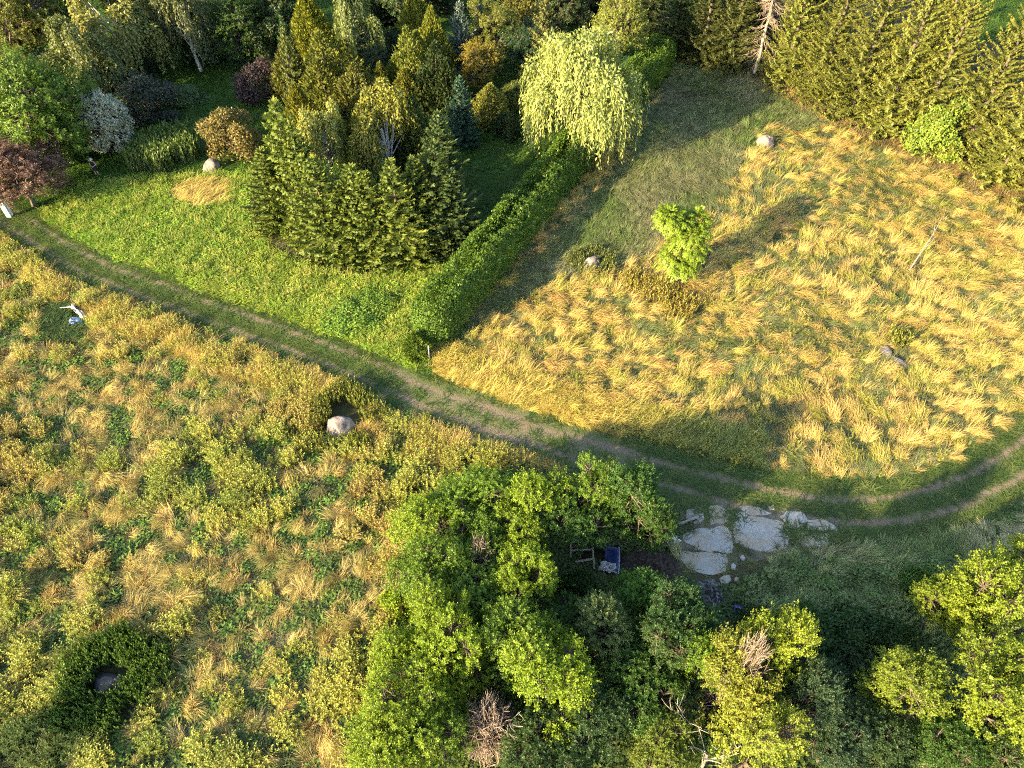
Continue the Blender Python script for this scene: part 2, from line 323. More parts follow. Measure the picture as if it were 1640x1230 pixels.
# ------------------------------------------------------------------ tree prototypes (mesh data shared by the copies)
def limb_tubes(A, R, targets, base_h, r0, split=.55):
    for t in targets:
        h0 = base_h*R.uniform(.45, 1.0); s0 = np.array([0, 0, h0]); mid = s0*(1-split)+t*split+np.array([0, 0, -.08*np.linalg.norm(t)])+R.normal(0, .08, 3)
        k = np.linspace(0, 1, 6)[:, None]; pts = (1-k)**2*s0+2*k*(1-k)*mid+k*k*t
        A.tube(pts, np.linspace(r0*.5, r0*.09, 6), 5)
def p_broadleaf(seed, r=2.0, h=5.5, nl=13, n=950, per=28, leaf=.086, base=.12, lobe=.48, shoot=.46):
    """crown of lobes set with leafy shoots; thin places leave gaps"""
    R = np.random.default_rng(seed); A = Acc(); B = Acc()
    c0 = np.array([0, 0, h*(base+1)/2]); rad = np.array([r, r, h*(1-base)/2])
    d = sphere_dirs(nl, R, -.7); L = c0+d*rad*R.uniform(.30, .72, (nl, 1)); Rl = r*lobe*R.uniform(.6, 1.25, nl)
    m = n*3; li = R.choice(nl, m, p=Rl**2/np.sum(Rl**2)); dd = nrm(sphere_dirs(m, R)+.35*nrm((L[li]-c0)/rad)+np.array([0, 0, .15]))
    S0 = L[li]+dd*(Rl[li]*R.uniform(.55, 1.0, m))[:, None]
    q = (S0*1.15/ (r/2.0)+seed); gap = np.sin(q[:, 0]*1.9+np.sin(q[:, 1]*1.3))*np.sin(q[:, 1]*2.1+np.sin(q[:, 2]*1.7))*np.sin(q[:, 2]*2.0+np.sin(q[:, 0]*1.1))
    ins = np.min(np.linalg.norm((S0[:, None]-L[None])/Rl[None, :, None], axis=2)+(np.arange(nl)[None] == li[:, None])*9, axis=1)
    keep = np.flatnonzero((ins > .55) & (gap > -.26) & (S0[:, 2] > .15))[:n]; S0 = S0[keep]; dd = dd[keep]; k = len(keep)
    D = nrm(dd+R.normal(0, .35, (k, 3))+np.array([0, 0, .45])); ln = shoot*R.uniform(.5, 1.35, k)*r/2.0
    t = np.tile(np.linspace(.0, 1, per), k); i = np.repeat(np.arange(k), per); N_ = k*per; rr = R.normal(0, 1, (N_, 3)); rr = nrm(rr-D[i]*np.sum(rr*D[i], 1, keepdims=True))
    C = S0[i]+D[i]*(ln[i]*t)[:, None]+rr*(leaf*.85*(1.25-t)*R.uniform(.2, 1.1, N_))[:, None]
    ax = rr+D[i]*.5+R.normal(0, .25, (N_, 3)); nv = D[i]*.6+np.array([0, 0, .55])+R.normal(0, .4, (N_, 3))
    sv = R.random(k)
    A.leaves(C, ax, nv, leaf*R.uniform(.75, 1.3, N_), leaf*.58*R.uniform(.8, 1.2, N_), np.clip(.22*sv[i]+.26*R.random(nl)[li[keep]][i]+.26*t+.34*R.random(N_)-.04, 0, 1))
    tz = np.linspace(0, h*.72, 7); wob = np.cumsum(R.normal(0, .07, (7, 2)), axis=0)
    B.tube(np.c_[wob-wob[0], tz], np.linspace(.045*r+.05, .02*r, 7), 8); limb_tubes(B, R, L, h*.45, .04*r+.04)
    for j in range(0, k, 5): B.tube(np.array([L[li[keep[j]]], S0[j], S0[j]+D[j]*ln[j]*.7]), [.022*r, .012*r, .004], 3)
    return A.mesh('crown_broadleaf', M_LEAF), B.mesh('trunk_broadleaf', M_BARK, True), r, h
def p_shrub(seed, r=1.5, h=2.6, n=7000, leaf=.13, nl=30, mat=None, lobe=.34, tight=(.55, .82), zlow=-.1):
    R = np.random.default_rng(seed); A = Acc(); B = Acc(); d = sphere_dirs(nl, R, zlow)
    L = d*np.array([r, r, h*.82 if zlow > -.5 else h*.46])*R.uniform(*tight, (nl, 1))+np.array([0, 0, h*.12 if zlow > -.5 else h*.5]); Rl = r*lobe*R.uniform(.7, 1.2, nl)
    li = R.integers(0, nl, n); dd = nrm(sphere_dirs(n, R)+.5*d[li]+np.array([0, 0, .3])); C = L[li]+dd*(Rl[li]*R.uniform(.55, 1.1, n))[:, None]; C[:, 2] = np.maximum(C[:, 2], .06)
    nv = nrm(dd+R.normal(0, .5, (n, 3))); ax = nrm(np.cross(nv, R.normal(0, 1, (n, 3)))+.6*dd)
    A.leaves(C, ax, nv, leaf*R.uniform(.7, 1.35, n), leaf*.6*R.uniform(.8, 1.2, n), .25*R.random(nl)[li]+.75*R.random(n))
    limb_tubes(B, R, L, .2, .06*r)
    return A.mesh('crown_shrub', mat or M_LEAF), B.mesh('stems_shrub', M_BARK, True), r, h
def p_spruce(seed, h=8.0, r=2.3, levels=24, per=9, droop=.25, dens=1.0, gap=.0, base=.03, size=1.0):
    R = np.random.default_rng(seed); A = Acc(); B = Acc()
    Cs = []; Ds = []; Ns = []; Ls = []; Ws = []; Vs = []
    for l in range(levels):
        f = (l+.5+R.uniform(-.3, .3))/levels; f = np.clip(f, .01, .985)**1.08; zz = h*(base+(.985-base)*f); rl = r*(1-f)**.82*R.uniform(.84, 1.10)+.10
        nb = max(4, int(per*(.55+.6*(1-f)))); a0 = R.uniform(0, 6.28)
        for b in range(nb):
            if R.random() < gap: continue
            a = a0+2*np.pi*(b+R.uniform(-.3, .3))/nb; ln = rl*R.uniform(.55, 1.18)*(1+.16*np.sin(a*2+seed)+.10*np.sin(a*3+l*.4)); k = max(3, int(ln*5.2*dens)+2); t = np.linspace(.12, 1, k)
            zup = .55*f*ln; dz = zup*t-droop*ln*(np.sin(t*2.3))*(1-f)+.16*ln*t**3
            pt = np.stack([np.cos(a)*ln*t, np.sin(a)*ln*t, zz+dz], 1); tang = nrm(np.gradient(pt, axis=0)) if k > 1 else pt
            side = np.array([-np.sin(a), np.cos(a), 0]); shade = R.random()
            for s in (-1, 0, 1):
                w = ln*.34*(1.1-t)*(s != 0)
                C = pt; D = tang*(1.0 if s == 0 else .62)+side*s*.78+np.array([0, 0, .10])+R.normal(0, .13, (k, 3))
                Cs.append(C); Ds.append(D); Ns.append(np.array([0, 0, 1])+tang*.25+R.normal(0, .28, (k, 3)))
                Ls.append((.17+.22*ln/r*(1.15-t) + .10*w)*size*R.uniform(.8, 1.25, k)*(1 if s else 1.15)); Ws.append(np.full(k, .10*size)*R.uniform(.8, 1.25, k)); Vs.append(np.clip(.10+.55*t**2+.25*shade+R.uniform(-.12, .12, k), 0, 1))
                C2 = C+np.array([0, 0, -.03])   # short hanging twigs below the branch
            Cs.append(pt); Ds.append(side*R.choice([-.5, .5], k)[:, None]+np.array([0, 0, -.75])+tang*.5); Ns.append(tang+R.normal(0, .3, (k, 3))); Ls.append(np.full(k, .20*size)); Ws.append(np.full(k, .12*size)); Vs.append(R.uniform(0, .4, k))
            if b % 2 == 0 and ln > .8: B.tube(pt[::max(1, k//4)], np.linspace(.035, .012, len(pt[::max(1, k//4)])), 4)
    # leader
    C = np.c_[np.zeros((8, 2)), np.linspace(h*.93, h*.99, 8)]; a = R.uniform(0, 6.28, 8)
    Cs.append(C); Ds.append(np.c_[np.cos(a)*.4, np.sin(a)*.4, np.ones(8)]); Ns.append(np.c_[np.cos(a), np.sin(a), np.zeros(8)]); Ls.append(np.full(8, .3)); Ws.append(np.full(8, .09)); Vs.append(np.full(8, .8))
    A.leaves(np.concatenate(Cs), np.concatenate(Ds), np.concatenate(Ns), np.concatenate(Ls), np.concatenate(Ws), np.concatenate(Vs), .1)
    B.tube(np.c_[R.normal(0, .01, (8, 2)), np.linspace(0, h*.98, 8)], np.linspace(.02*h+.03, .015, 8), 8)
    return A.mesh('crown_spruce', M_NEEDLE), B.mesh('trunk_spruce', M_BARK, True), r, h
def p_cypress(seed, h=5.0, r=1.2, n=6000, spires=1, leaf=.26):
    R = np.random.default_rng(seed); A = Acc(); B = Acc()
    for s in range(spires):
        off = np.zeros(3) if s == 0 else np.array([*(R.uniform(.35, .6)*r*np.array([math.cos(s*2.1+seed), math.sin(s*2.1+seed)])), 0]); hh = h*(1 if s == 0 else R.uniform(.62, .9)); rr = r*(1 if spires == 1 else .68); m = n//spires
        f = R.random(m)**1.25; a = R.uniform(0, 6.28, m); prof = np.sin(np.clip(.18+f*.82, 0, 1)*np.pi)**.6*(1-f)**.45*1.25
        ridge = 1+.22*np.sin(a*5+f*9+seed)+.14*np.sin(a*11-f*23)
        rad = rr*prof*ridge*R.uniform(.7, 1.06, m); C = np.stack([rad*np.cos(a), rad*np.sin(a), .05*hh+f*hh*.93], 1)+off
        outw = np.stack([np.cos(a), np.sin(a), np.zeros(m)], 1); D = outw*R.uniform(.25, .8, m)[:, None]+np.array([0, 0, .8])+R.normal(0, .2, (m, 3)); Nn = np.cross(outw, [0, 0, 1])*R.choice([-1, 1], m)[:, None]*.5+outw+R.normal(0, .4, (m, 3))
        A.leaves(C, D, Nn, leaf*R.uniform(.7, 1.3, m), leaf*.42, np.clip(R.random(m)*.7+.3*ridge-.1, 0, 1))
        B.tube(np.array([[0, 0, 0], off*.5+[0, 0, hh*.3], off+[0, 0, hh*.9]]), [.05*r+.04, .05*r, .02], 6)
    return A.mesh('crown_cypress', M_NEEDLE), B.mesh('trunk_cypress', M_BARK, True), r, h
def p_weeping(seed, r=4.0, h=8.5, strands=420, per=17, leaf=.24, hang=(1.2, 3.4), bark=None, top=.45, clumps=34, wide=.30):
    R = np.random.default_rng(seed); A = Acc(); B = Acc(); c0 = np.array([0, 0, h*top])
    d = sphere_dirs(clumps, R, -.05); d[:, 2] = np.abs(d[:, 2]); L = c0+d*np.array([r*.86, r*.86, h*(1-top)*.93])*R.uniform(.62, 1.0, (clumps, 1))
    li = R.integers(0, clumps, strands); st = L[li]+R.normal(0, .085*r, (strands, 3))*np.array([1, 1, .5]); outw = nrm(np.c_[d[li][:, :2]+R.normal(0, .35, (strands, 2)), np.zeros(strands)])
    ln = R.uniform(*hang, strands); ln = np.minimum(ln, st[:, 2]-.25)
    t = np.linspace(0, 1, per); k = strands*per
    Pp = st[:, None]+outw[:, None]*(np.sin(np.minimum(t*2.2, 1.57))*.42)[None, :, None]*R.uniform(.5, 1.2, (strands, 1, 1)) + np.array([0, 0, 1])*((.22*np.sin(np.minimum(t*4, 3.14)))[None, :]-ln[:, None]*t[None, :]**1.25)[:, :, None]
    Pp = (Pp+R.normal(0, .05, Pp.shape)).reshape(-1, 3); D = np.array([0, 0, -1])+np.repeat(outw, per, 0)*.35+R.normal(0, .4, (k, 3)); Nn = np.repeat(outw, per, 0)+R.normal(0, .5, (k, 3))+np.array([0, 0, .35])
    v = np.clip(np.repeat(R.random(strands)*.25+.25*R.random(clumps)[li], per)+R.random(k)*.5, 0, 1)
    A.leaves(Pp, D, Nn, leaf*R.uniform(.75, 1.3, k), leaf*wide, v)
    # leaves over the dome
    m = strands*5; lj = R.integers(0, clumps, m); dd = nrm(sphere_dirs(m, R)+np.array([0, 0, .5])); C = L[lj]+dd*(r*.16)*R.uniform(.5, 1.1, (m, 1)); A.leaves(C, dd+R.normal(0, .6, (m, 3))-np.array([0, 0, .6]), dd+R.normal(0, .4, (m, 3)), leaf, leaf*(wide+.1), R.random(m))
    tz = np.linspace(0, h*.6, 6); wob = np.cumsum(R.normal(0, .06*r/3, (6, 2)), axis=0); B.tube(np.c_[wob-wob[0], tz], np.linspace(.055*r+.03, .03*r, 6), 8); limb_tubes(B, R, L, h*.5, .045*r, .5)
    return A.mesh('crown_weeping', M_LEAF), B.mesh('trunk_weeping', bark or M_BARK, True), r, h
def p_dead(seed, r=1.2, h=2.2, n=700, conifer=False):
    R = np.random.default_rng(seed); B = Acc(); A = Acc()
    if conifer:
        B.tube(np.c_[R.normal(0, .05, (8, 2)), np.linspace(0, h, 8)], np.linspace(.2, .03, 8), 7)
        for k in range(n):
            f = R.random()**.8; a = R.uniform(0, 6.28); ln = r*(1-f)**.7*R.uniform(.5, 1.1)+.2; t = np.linspace(0, 1, 6); pt = np.stack([np.cos(a)*ln*t, np.sin(a)*ln*t, h*(.12+.86*f)-.35*ln*np.sin(t*2.2)], 1)
            A.tube(pt, np.linspace(.04, .012, 6), 3, R.random())
            for q in range(8):
                i = R.integers(1, 6); d = nrm(np.array([np.cos(a+R.uniform(-1, 1)), np.sin(a+R.uniform(-1, 1)), R.uniform(-.9, .1)])); A.tube(np.array([pt[i], pt[i]+d*.25, pt[i]+d*.5+[0, 0, -.08]]), [.018, .013, .006], 3, R.random())
    else:
        for k in range(n):
            d = nrm(sphere_dirs(1, R, -.05)[0]+np.array([0, 0, .25])); e = d*np.array([r, r, h])*R.uniform(.6, 1.05); mid = e*.55+np.array([0, 0, .25*h])*.4+R.normal(0, .15*r, 3); t = np.linspace(0, 1, 5)[:, None]
            pt = 2*t*(1-t)*mid+t*t*e; A.tube(pt, np.linspace(.02, .007, 5), 3, R.random())
            for q in range(5):
                i = R.integers(2, 5); g2 = nrm(d+R.normal(0, .9, 3)); A.tube(np.array([pt[i], pt[i]+g2*.13*r+R.normal(0, .02, 3), pt[i]+g2*.27*r]), [.011, .009, .005], 3, R.random())
        B.tube(np.array([[0, 0, 0], [.02, .01, h*.2], [0, .03, h*.4]]), [.08, .06, .03], 6)
    return A.mesh('twigs_dead', M_TWIG), B.mesh('trunk_dead', M_DEAD, True), r, h
PROTO = {}
def proto(k, fn, *a, **kw): PROTO.setdefault(k, []).append(fn(*a, **kw))
for s in range(6): proto('broad', p_broadleaf, 10+s, nl=11+s, lobe=.42+.03*(s % 3), base=.06+.03*s)
for s in range(3): proto('bigbroad', p_broadleaf, 20+s, r=3.6, h=9, n=950, leaf=.16, per=34, nl=22, lobe=.38, base=.03, shoot=.5)
for s in range(3): proto('shrub', p_shrub, 30+s)
for s in range(2): proto('bramble', p_shrub, 35+s, r=1.6, h=1.5, n=6000, leaf=.14, nl=40, lobe=.28)
proto('silver', p_shrub, 40, r=2.6, h=6.2, n=15000, leaf=.23, nl=320, mat=M_SILVER, lobe=.12, tight=(.62, .92), zlow=-.85)
for s in range(4): proto('spruce', p_spruce, 50+s, size=1.25, levels=25, per=12, dens=1.5, gap=.10)
for s in range(4): proto('tallspruce', p_spruce, 60+s, h=16, r=4.2, levels=34, per=12, droop=.20, dens=1.25, size=1.35, gap=.13)
for s in range(2): proto('cypress', p_cypress, 70+s)
for s in range(2): proto('thuja', p_cypress, 74+s, h=6, r=2.0, n=8500, spires=5, leaf=.30)
for s in range(2): proto('birch', p_weeping, 80+s, r=3.2, h=9, strands=900, per=15, leaf=.24, hang=(1.0, 3.6), bark=M_BIRCH, clumps=30, wide=.45)
proto('willow', p_weeping, 85, r=5.2, h=9.5, strands=1500, per=18, leaf=.30, hang=(1.0, 3.8), top=.42, clumps=62)
for s in range(2): proto('dead', p_dead, 90+s)
proto('deadspruce', p_dead, 95, r=3.0, h=13, n=150, conifer=True)
used = {}
def plant(name, kind, x, y, h, w, color, label, cat='tree', mode='c', group=None, parts=('trunk', 'crown')):
    """mode 'c': x, y is where the middle of the crown shows; 't': where the tip shows; 'b': where the foot stands. w: crown width in metres if < 20, else photo pixels"""
    p = P(x, y, {'c': h*.55, 't': h, 'b': 0}[mode]); wm = w if w < 20 else w/ppm(p)
    k = used.get(kind, 0); used[kind] = k+1
    crown, trunk, r0, h0 = PROTO[kind][k % len(PROTO[kind])]
    R = random.Random(k*7+len(kind)*13+int(x)); rt = root(name, (p.x, p.y, 0), label, cat, group, R.uniform(0, 6.28))
    rt.scale = (wm/2/r0, wm/2/r0*R.uniform(.92, 1.08), h/h0)
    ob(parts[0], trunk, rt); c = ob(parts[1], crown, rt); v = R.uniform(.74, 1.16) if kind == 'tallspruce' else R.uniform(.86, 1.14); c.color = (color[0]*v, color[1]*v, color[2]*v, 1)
    return rt
BRIGHT, MID, DARK, BLUEG = (.215, .31, .028), (.14, .235, .028), (.066, .14, .03), (.062, .115, .06)  # leaf greens; crown shade of the thicket is put into MID and DARK
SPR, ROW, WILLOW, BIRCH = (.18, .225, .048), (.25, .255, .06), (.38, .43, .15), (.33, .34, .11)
#--TREES--
rt = plant('broadleaf_tree', 'broad', 0, 0, 6.2, 4.6, MID, 'tree just outside the lower left corner that shades the heath ring', 'tree', 'b'); rt.location = (-28.4, 4.2, 0)
TREES = [
 # the circle of spruces in the garden; shade put into the right-hand crown colours
 ('spruce_tree', 'spruce', 437, 160, 10.5, 6.0, SPR, 'tallest spruce of the circle, pointed, at its upper left', 't'),
 ('spruce_tree', 'spruce', 416, 238, 6.8, 5.4, SPR, 'spruce on the left edge of the circle beside the sunny weeds', 't'),
 ('spruce_tree', 'spruce', 462, 196, 9.4, 5.8, SPR, 'spruce just right of the tallest one in the circle', 't'),
 ('spruce_tree', 'spruce', 498, 250, 8.6, 5.8, SPR, 'sunlit spruce on the front left of the circle below the white-limbed birch', 't'),
 ('spruce_tree', 'spruce', 540, 292, 6.4, 5.4, SPR, 'low spruce at the very front of the circle, left of centre', 't'),
 ('spruce_tree', 'spruce', 583, 274, 7.5, 5.4, SPR, 'slender spruce at the front centre of the circle', 't'),
 ('spruce_tree', 'spruce', 624, 254, 8.6, 5.6, SPR, 'spruce at the front of the circle below the weeping birch', 't'),
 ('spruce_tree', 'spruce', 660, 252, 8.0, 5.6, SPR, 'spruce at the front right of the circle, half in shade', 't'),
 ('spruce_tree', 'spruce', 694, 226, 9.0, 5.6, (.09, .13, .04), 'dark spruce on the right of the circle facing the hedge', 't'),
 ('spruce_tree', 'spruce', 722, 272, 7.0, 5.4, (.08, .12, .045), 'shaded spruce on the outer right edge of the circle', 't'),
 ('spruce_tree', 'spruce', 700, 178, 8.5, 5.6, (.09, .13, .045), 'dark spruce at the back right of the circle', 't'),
 ('birch_tree', 'birch', 521, 220, 8.5, 84, BIRCH, 'weeping birch with bare white limbs in the middle of the spruce circle', 'c'),
 ('birch_tree', 'birch', 618, 212, 9, 118, (.30, .30, .07), 'bright yellow-green weeping birch inside the spruce circle', 'c'),
 ('cypress_tree', 'cypress', 483, 190, 6.5, 46, (.23, .23, .045), 'golden cypress tucked behind the left spruces of the circle', 'c'),
 ('spruce_tree', 'spruce', 560, 262, 8.0, 5.2, SPR, 'spruce in the second rank of the circle between the two birches', 't'),
 ('spruce_tree', 'spruce', 480, 250, 7.6, 5.4, SPR, 'spruce low on the left front of the circle, half hidden', 't'),
 ('spruce_tree', 'spruce', 642, 290, 6.0, 5.2, SPR, 'low spruce at the front right of the circle', 't'),
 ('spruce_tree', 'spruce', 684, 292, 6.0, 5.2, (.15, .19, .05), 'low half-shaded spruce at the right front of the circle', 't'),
 ('thuja_tree', 'thuja', 665, 215, 7.0, 75, (.09, .13, .05), 'dark thuja inside the circle right of the yellow weeping birch', 'c'),
 # garden, left
 ('dark_shrub', 'shrub', 85, 110, 5, 90, (.06, .10, .05), 'dark shrub left of the white-stemmed birches', 'c'),
 ('dark_shrub', 'shrub', 60, 225, 4, 80, (.07, .12, .04), 'dark shrub between the big round tree and the purple-leaved tree', 'c'),
 ('dark_shrub', 'shrub', 100, 222, 4, 64, (.08, .14, .04), 'green shrub up left of the person', 'c'),
 ('dark_shrub', 'shrub', 215, 75, 4.6, 90, (.06, .10, .05), 'dark shrub under the tall sunlit birch', 'c'),
 ('dark_shrub', 'shrub', 320, 65, 4, 70, (.06, .10, .045), 'dark shrub under the grey-green birch', 'c'),
 ('green_shrub', 'shrub', 545, 185, 3.6, 60, (.08, .12, .045), 'dark shrub behind the white-limbed birch', 'c'),
 ('green_shrub', 'shrub', 620, 70, 4.6, 80, (.055, .09, .045), 'dark shrub in the grove below the red roof', 'c'),
 ('green_shrub', 'shrub', 735, 85, 4.6, 70, (.055, .09, .05), 'dark shrub between thuja group and golden tree', 'c'),
 ('broadleaf_tree', 'bigbroad', 440, -5, 9, 100, (.07, .12, .05), 'dark tree at the top edge left of the golden cypress', 'c'),
 ('broadleaf_tree', 'bigbroad', 240, -10, 9, 100, (.12, .15, .06), 'grey-green tree at the top edge between two birches', 'c'),
 ('broadleaf_tree', 'bigbroad', 640, -8, 8, 60, (.07, .12, .05), 'dark tree at the top edge right of the red roof', 'c'),
 ('broadleaf_tree', 'bigbroad', 905, -5, 9, 90, (.06, .09, .04), 'dark tree at the top edge above the willow', 'c'),
 ('broadleaf_tree', 'bigbroad', 18, 45, 10, 120, (.20, .21, .05), 'pale yellow-green tree in the top left corner', 'c'),
 ('broadleaf_tree', 'bigbroad', 90, 20, 9, 90, DARK, 'dark tree between the corner tree and the birches', 'c'),
 ('broadleaf_tree', 'bigbroad', 50, 160, 10.5, 165, (.125, .20, .035), 'big round green tree above the purple-leaved tree', 'c'),
 ('purple_tree', 'bigbroad', 26, 280, 5.6, 150, (.205, .125, .115), 'purple-brown leaved tree at the left edge by the track', 'c'),
 ('birch_tree', 'birch', 178, 32, 10.5, 150, (.25, .255, .085), 'tall sunlit birch with white trunk near the top left', 'c'),
 ('birch_tree', 'birch', 133, 92, 9, 115, (.19, .22, .085), 'weeping birch with forked white stems above the silvery shrub', 'c'),
 ('birch_tree', 'birch', 296, 30, 9.5, 90, (.13, .15, .07), 'grey-green weeping birch at the far edge of the shaded lawn', 'c'),
 ('broadleaf_tree', 'bigbroad', 378, 40, 6.5, 105, (.07, .125, .03), 'dark round bushy tree at the far end of the shaded lawn', 'c'),
 ('silver_shrub', 'silver', 162, 190, 6.2, 94, (.44, .43, .31), 'egg-shaped silvery white-leaved shrub behind the person', 'c'),
 ('dark_shrub', 'shrub', 228, 145, 4.6, 112, (.075, .09, .075), 'large grey-green shrub between the silvery shrub and the lawn', 'c'),
 ('dark_shrub', 'shrub', 180, 110, 4.0, 80, (.05, .075, .05), 'dark shrub below the white-stemmed birches', 'c'),
 ('olive_shrub', 'shrub', 362, 203, 4.8, 88, (.22, .18, .07), 'round olive-brown shrub left of the spruce circle above the boulder', 'c'),
 ('green_shrub', 'bramble', 296, 150, 1.6, 70, (.13, .20, .09), 'low light green shrub at the corner of the shaded lawn', 'c'),
 ('purple_shrub', 'shrub', 414, 122, 4.6, 84, (.085, .06, .075), 'dark purple shrub beside the shaded lawn', 'c'),
 ('green_shrub', 'shrub', 425, 60, 5.5, 80, (.05, .085, .03), 'dark shrub behind the purple shrub', 'c'),
 # garden, middle
 ('spruce_tree', 'spruce', 449, 24, 8.5, 3.2, (.09, .15, .06), 'slim green spruce behind the purple shrub, the farther of two', 't'),
 ('spruce_tree', 'spruce', 452, 46, 8.5, 3.6, (.17, .19, .06), 'slim pale spruce behind the purple shrub, the nearer of two', 't'),
 ('cypress_tree', 'cypress', 497, 42, 7, 52, (.22, .24, .045), 'golden pointed cypress at the top left of the conifer grove', 'c'),
 ('birch_tree', 'birch', 560, 45, 10, 95, (.20, .24, .09), 'weeping green tree with sunlit yellow top at the back of the grove', 'c'),
 ('thuja_tree', 'thuja', 522, 115, 7.5, 100, (.17, .19, .05), 'broad many-pointed thuja above the spruce circle', 'c'),
 ('thuja_tree', 'thuja', 572, 150, 6, 75, (.17, .18, .06), 'shorter many-pointed thuja right of the broad one', 'c'),
 ('cypress_tree', 'cypress', 466, 112, 6, 50, (.15, .16, .05), 'small yellow-green cypress left of the broad thuja', 'c'),
 ('broadleaf_tree', 'broad', 590, 95, 6, 80, (.06, .10, .045), 'dark broadleaf tree behind the two thujas', 'c'),
 ('cypress_tree', 'cypress', 668, 35, 7.5, 46, (.21, .23, .045), 'golden narrow cypress standing alone at the top centre', 'c'),
 ('cypress_tree', 'cypress', 694, 72, 7.5, 46, (.19, .215, .045), 'golden narrow cypress right behind the thuja group', 'c'),
 ('thuja_tree', 'thuja', 655, 100, 7, 70, (.17, .20, .05), 'yellow-green pointed thuja left of the dark conifer', 'c'),
 ('thuja_tree', 'thuja', 700, 125, 7, 75, (.06, .09, .04), 'dark conifer in the shade left of the small blue spruce', 'c'),  # shade put into its dark leaf colour
 ('cypress_tree', 'cypress', 612, 135, 4.5, 34, (.18, .20, .05), 'small bright cypress at the foot of the thuja group', 'c'),
 ('cypress_tree', 'cypress', 652, 150, 5, 44, (.20, .21, .05), 'small bright cypress behind the yellow weeping birch', 'c'),
 ('blue_spruce', 'spruce', 735, 2, 8, 4.2, (.17, .21, .19), 'silver-blue spruce at the top edge', 't'),
 ('blue_spruce', 'spruce', 768, 8, 7, 3.6, (.16, .20, .18), 'second silver-blue spruce at the top edge, further right', 't'),
 ('broadleaf_tree', 'broad', 778, 55, 7.5, 90, (.22, .24, .06), 'round pale yellow-green tree above the golden maple', 'c'),
 ('golden_tree', 'broad', 772, 112, 5.6, 78, (.33, .27, .05), 'golden-orange leaved small tree', 'c'),
 ('cypress_tree', 'cypress', 786, 166, 4.0, 44, (.26, .27, .08), 'little pale cypress at the foot of the golden tree', 'c'),
 ('blue_spruce', 'spruce', 735, 122, 6.6, 3.6, (.06, .12, .085), 'small dark blue-green spruce on the shaded lawn', 't'),
 ('spruce_tree', 'spruce', 872, 2, 8.5, 4.8, (.20, .20, .07), 'pale olive spruce behind the willow', 't'),
 ('thuja_tree', 'thuja', 830, 20, 6, 60, (.20, .20, .07), 'pale olive thuja left of the olive spruce', 'c'),
 ('broadleaf_tree', 'broad', 840, 75, 5.5, 95, (.055, .11, .06), 'dark green tree left of the willow', 'c'),
 ('green_shrub', 'shrub', 830, 150, 3.6, 64, (.12, .15, .035), 'sunlit green shrub between the golden tree and the willow', 'c'),
 ('green_shrub', 'shrub', 812, 195, 3.0, 50, (.05, .085, .03), 'dark shrub at the left foot of the willow', 'c'),
 ('willow_tree', 'willow', 932, 140, 12.0, 200, WILLOW, 'big pale yellow weeping willow over the hedge', 'c'),
 ('broadleaf_tree', 'broad', 990, 52, 9.0, 92, (.25, .28, .07), 'light green tree rising behind the willow', 'c'),
 # dark wood along the top
 ('spruce_tree', 'tallspruce', 940, 30, 12, 7, (.05, .06, .03), 'dark spruce in deep shade behind the willow, left one', 'b'),  # deep shade put into the crown colour, next tree too
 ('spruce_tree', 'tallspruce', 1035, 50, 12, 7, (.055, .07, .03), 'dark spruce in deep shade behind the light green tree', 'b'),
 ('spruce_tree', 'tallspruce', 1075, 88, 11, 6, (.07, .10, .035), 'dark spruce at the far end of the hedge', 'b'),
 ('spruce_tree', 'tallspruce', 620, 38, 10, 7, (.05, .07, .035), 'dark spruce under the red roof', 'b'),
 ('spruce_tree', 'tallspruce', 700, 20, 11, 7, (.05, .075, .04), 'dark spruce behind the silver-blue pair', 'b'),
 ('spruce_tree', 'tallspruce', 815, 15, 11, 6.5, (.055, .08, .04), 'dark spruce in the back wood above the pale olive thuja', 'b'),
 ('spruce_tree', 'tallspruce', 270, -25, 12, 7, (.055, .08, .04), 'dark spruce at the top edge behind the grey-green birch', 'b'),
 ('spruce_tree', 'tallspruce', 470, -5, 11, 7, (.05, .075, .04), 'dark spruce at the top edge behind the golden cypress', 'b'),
 # spruce row behind the meadow; shade put into the darker left crown colours
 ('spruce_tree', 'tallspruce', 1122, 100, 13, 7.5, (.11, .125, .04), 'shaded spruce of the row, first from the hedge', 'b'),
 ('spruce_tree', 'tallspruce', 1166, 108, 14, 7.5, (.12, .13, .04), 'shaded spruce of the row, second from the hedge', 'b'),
 ('spruce_tree', 'tallspruce', 1255, 128, 15, 8, ROW, 'spruce of the row just right of the dead one', 'b'),
 ('spruce_tree', 'tallspruce', 1308, 158, 15, 8, ROW, 'spruce of the row, second right of the dead one', 'b'),
 ('spruce_tree', 'tallspruce', 1358, 188, 16, 8.5, ROW, 'spruce of the row, third right of the dead one', 'b'),
 ('spruce_tree', 'tallspruce', 1410, 208, 17, 8.5, ROW, 'spruce of the row, fourth right of the dead one', 'b'),
 ('spruce_tree', 'tallspruce', 1462, 224, 16, 8.5, ROW, 'spruce of the row left of the light green bush', 'b'),
 ('spruce_tree', 'tallspruce', 1540, 245, 15.5, 8.5, ROW, 'spruce of the row standing behind the light green bush', 'b'),
 ('spruce_tree', 'tallspruce', 1600, 285, 17, 8.5, ROW, 'spruce of the row right of the light green bush, tip against the far field', 'b'),
 ('spruce_tree', 'tallspruce', 1668, 318, 17, 9, ROW, 'spruce of the row at the right edge of the picture', 'b'),
 ('spruce_tree', 'tallspruce', 1740, 352, 17, 9, ROW, 'spruce of the row just outside the right edge', 'b'),
 ('spruce_tree', 'tallspruce', 1205, 60, 14, 8, (.12, .13, .04), 'spruce in the second rank behind the dead one', 'b'),
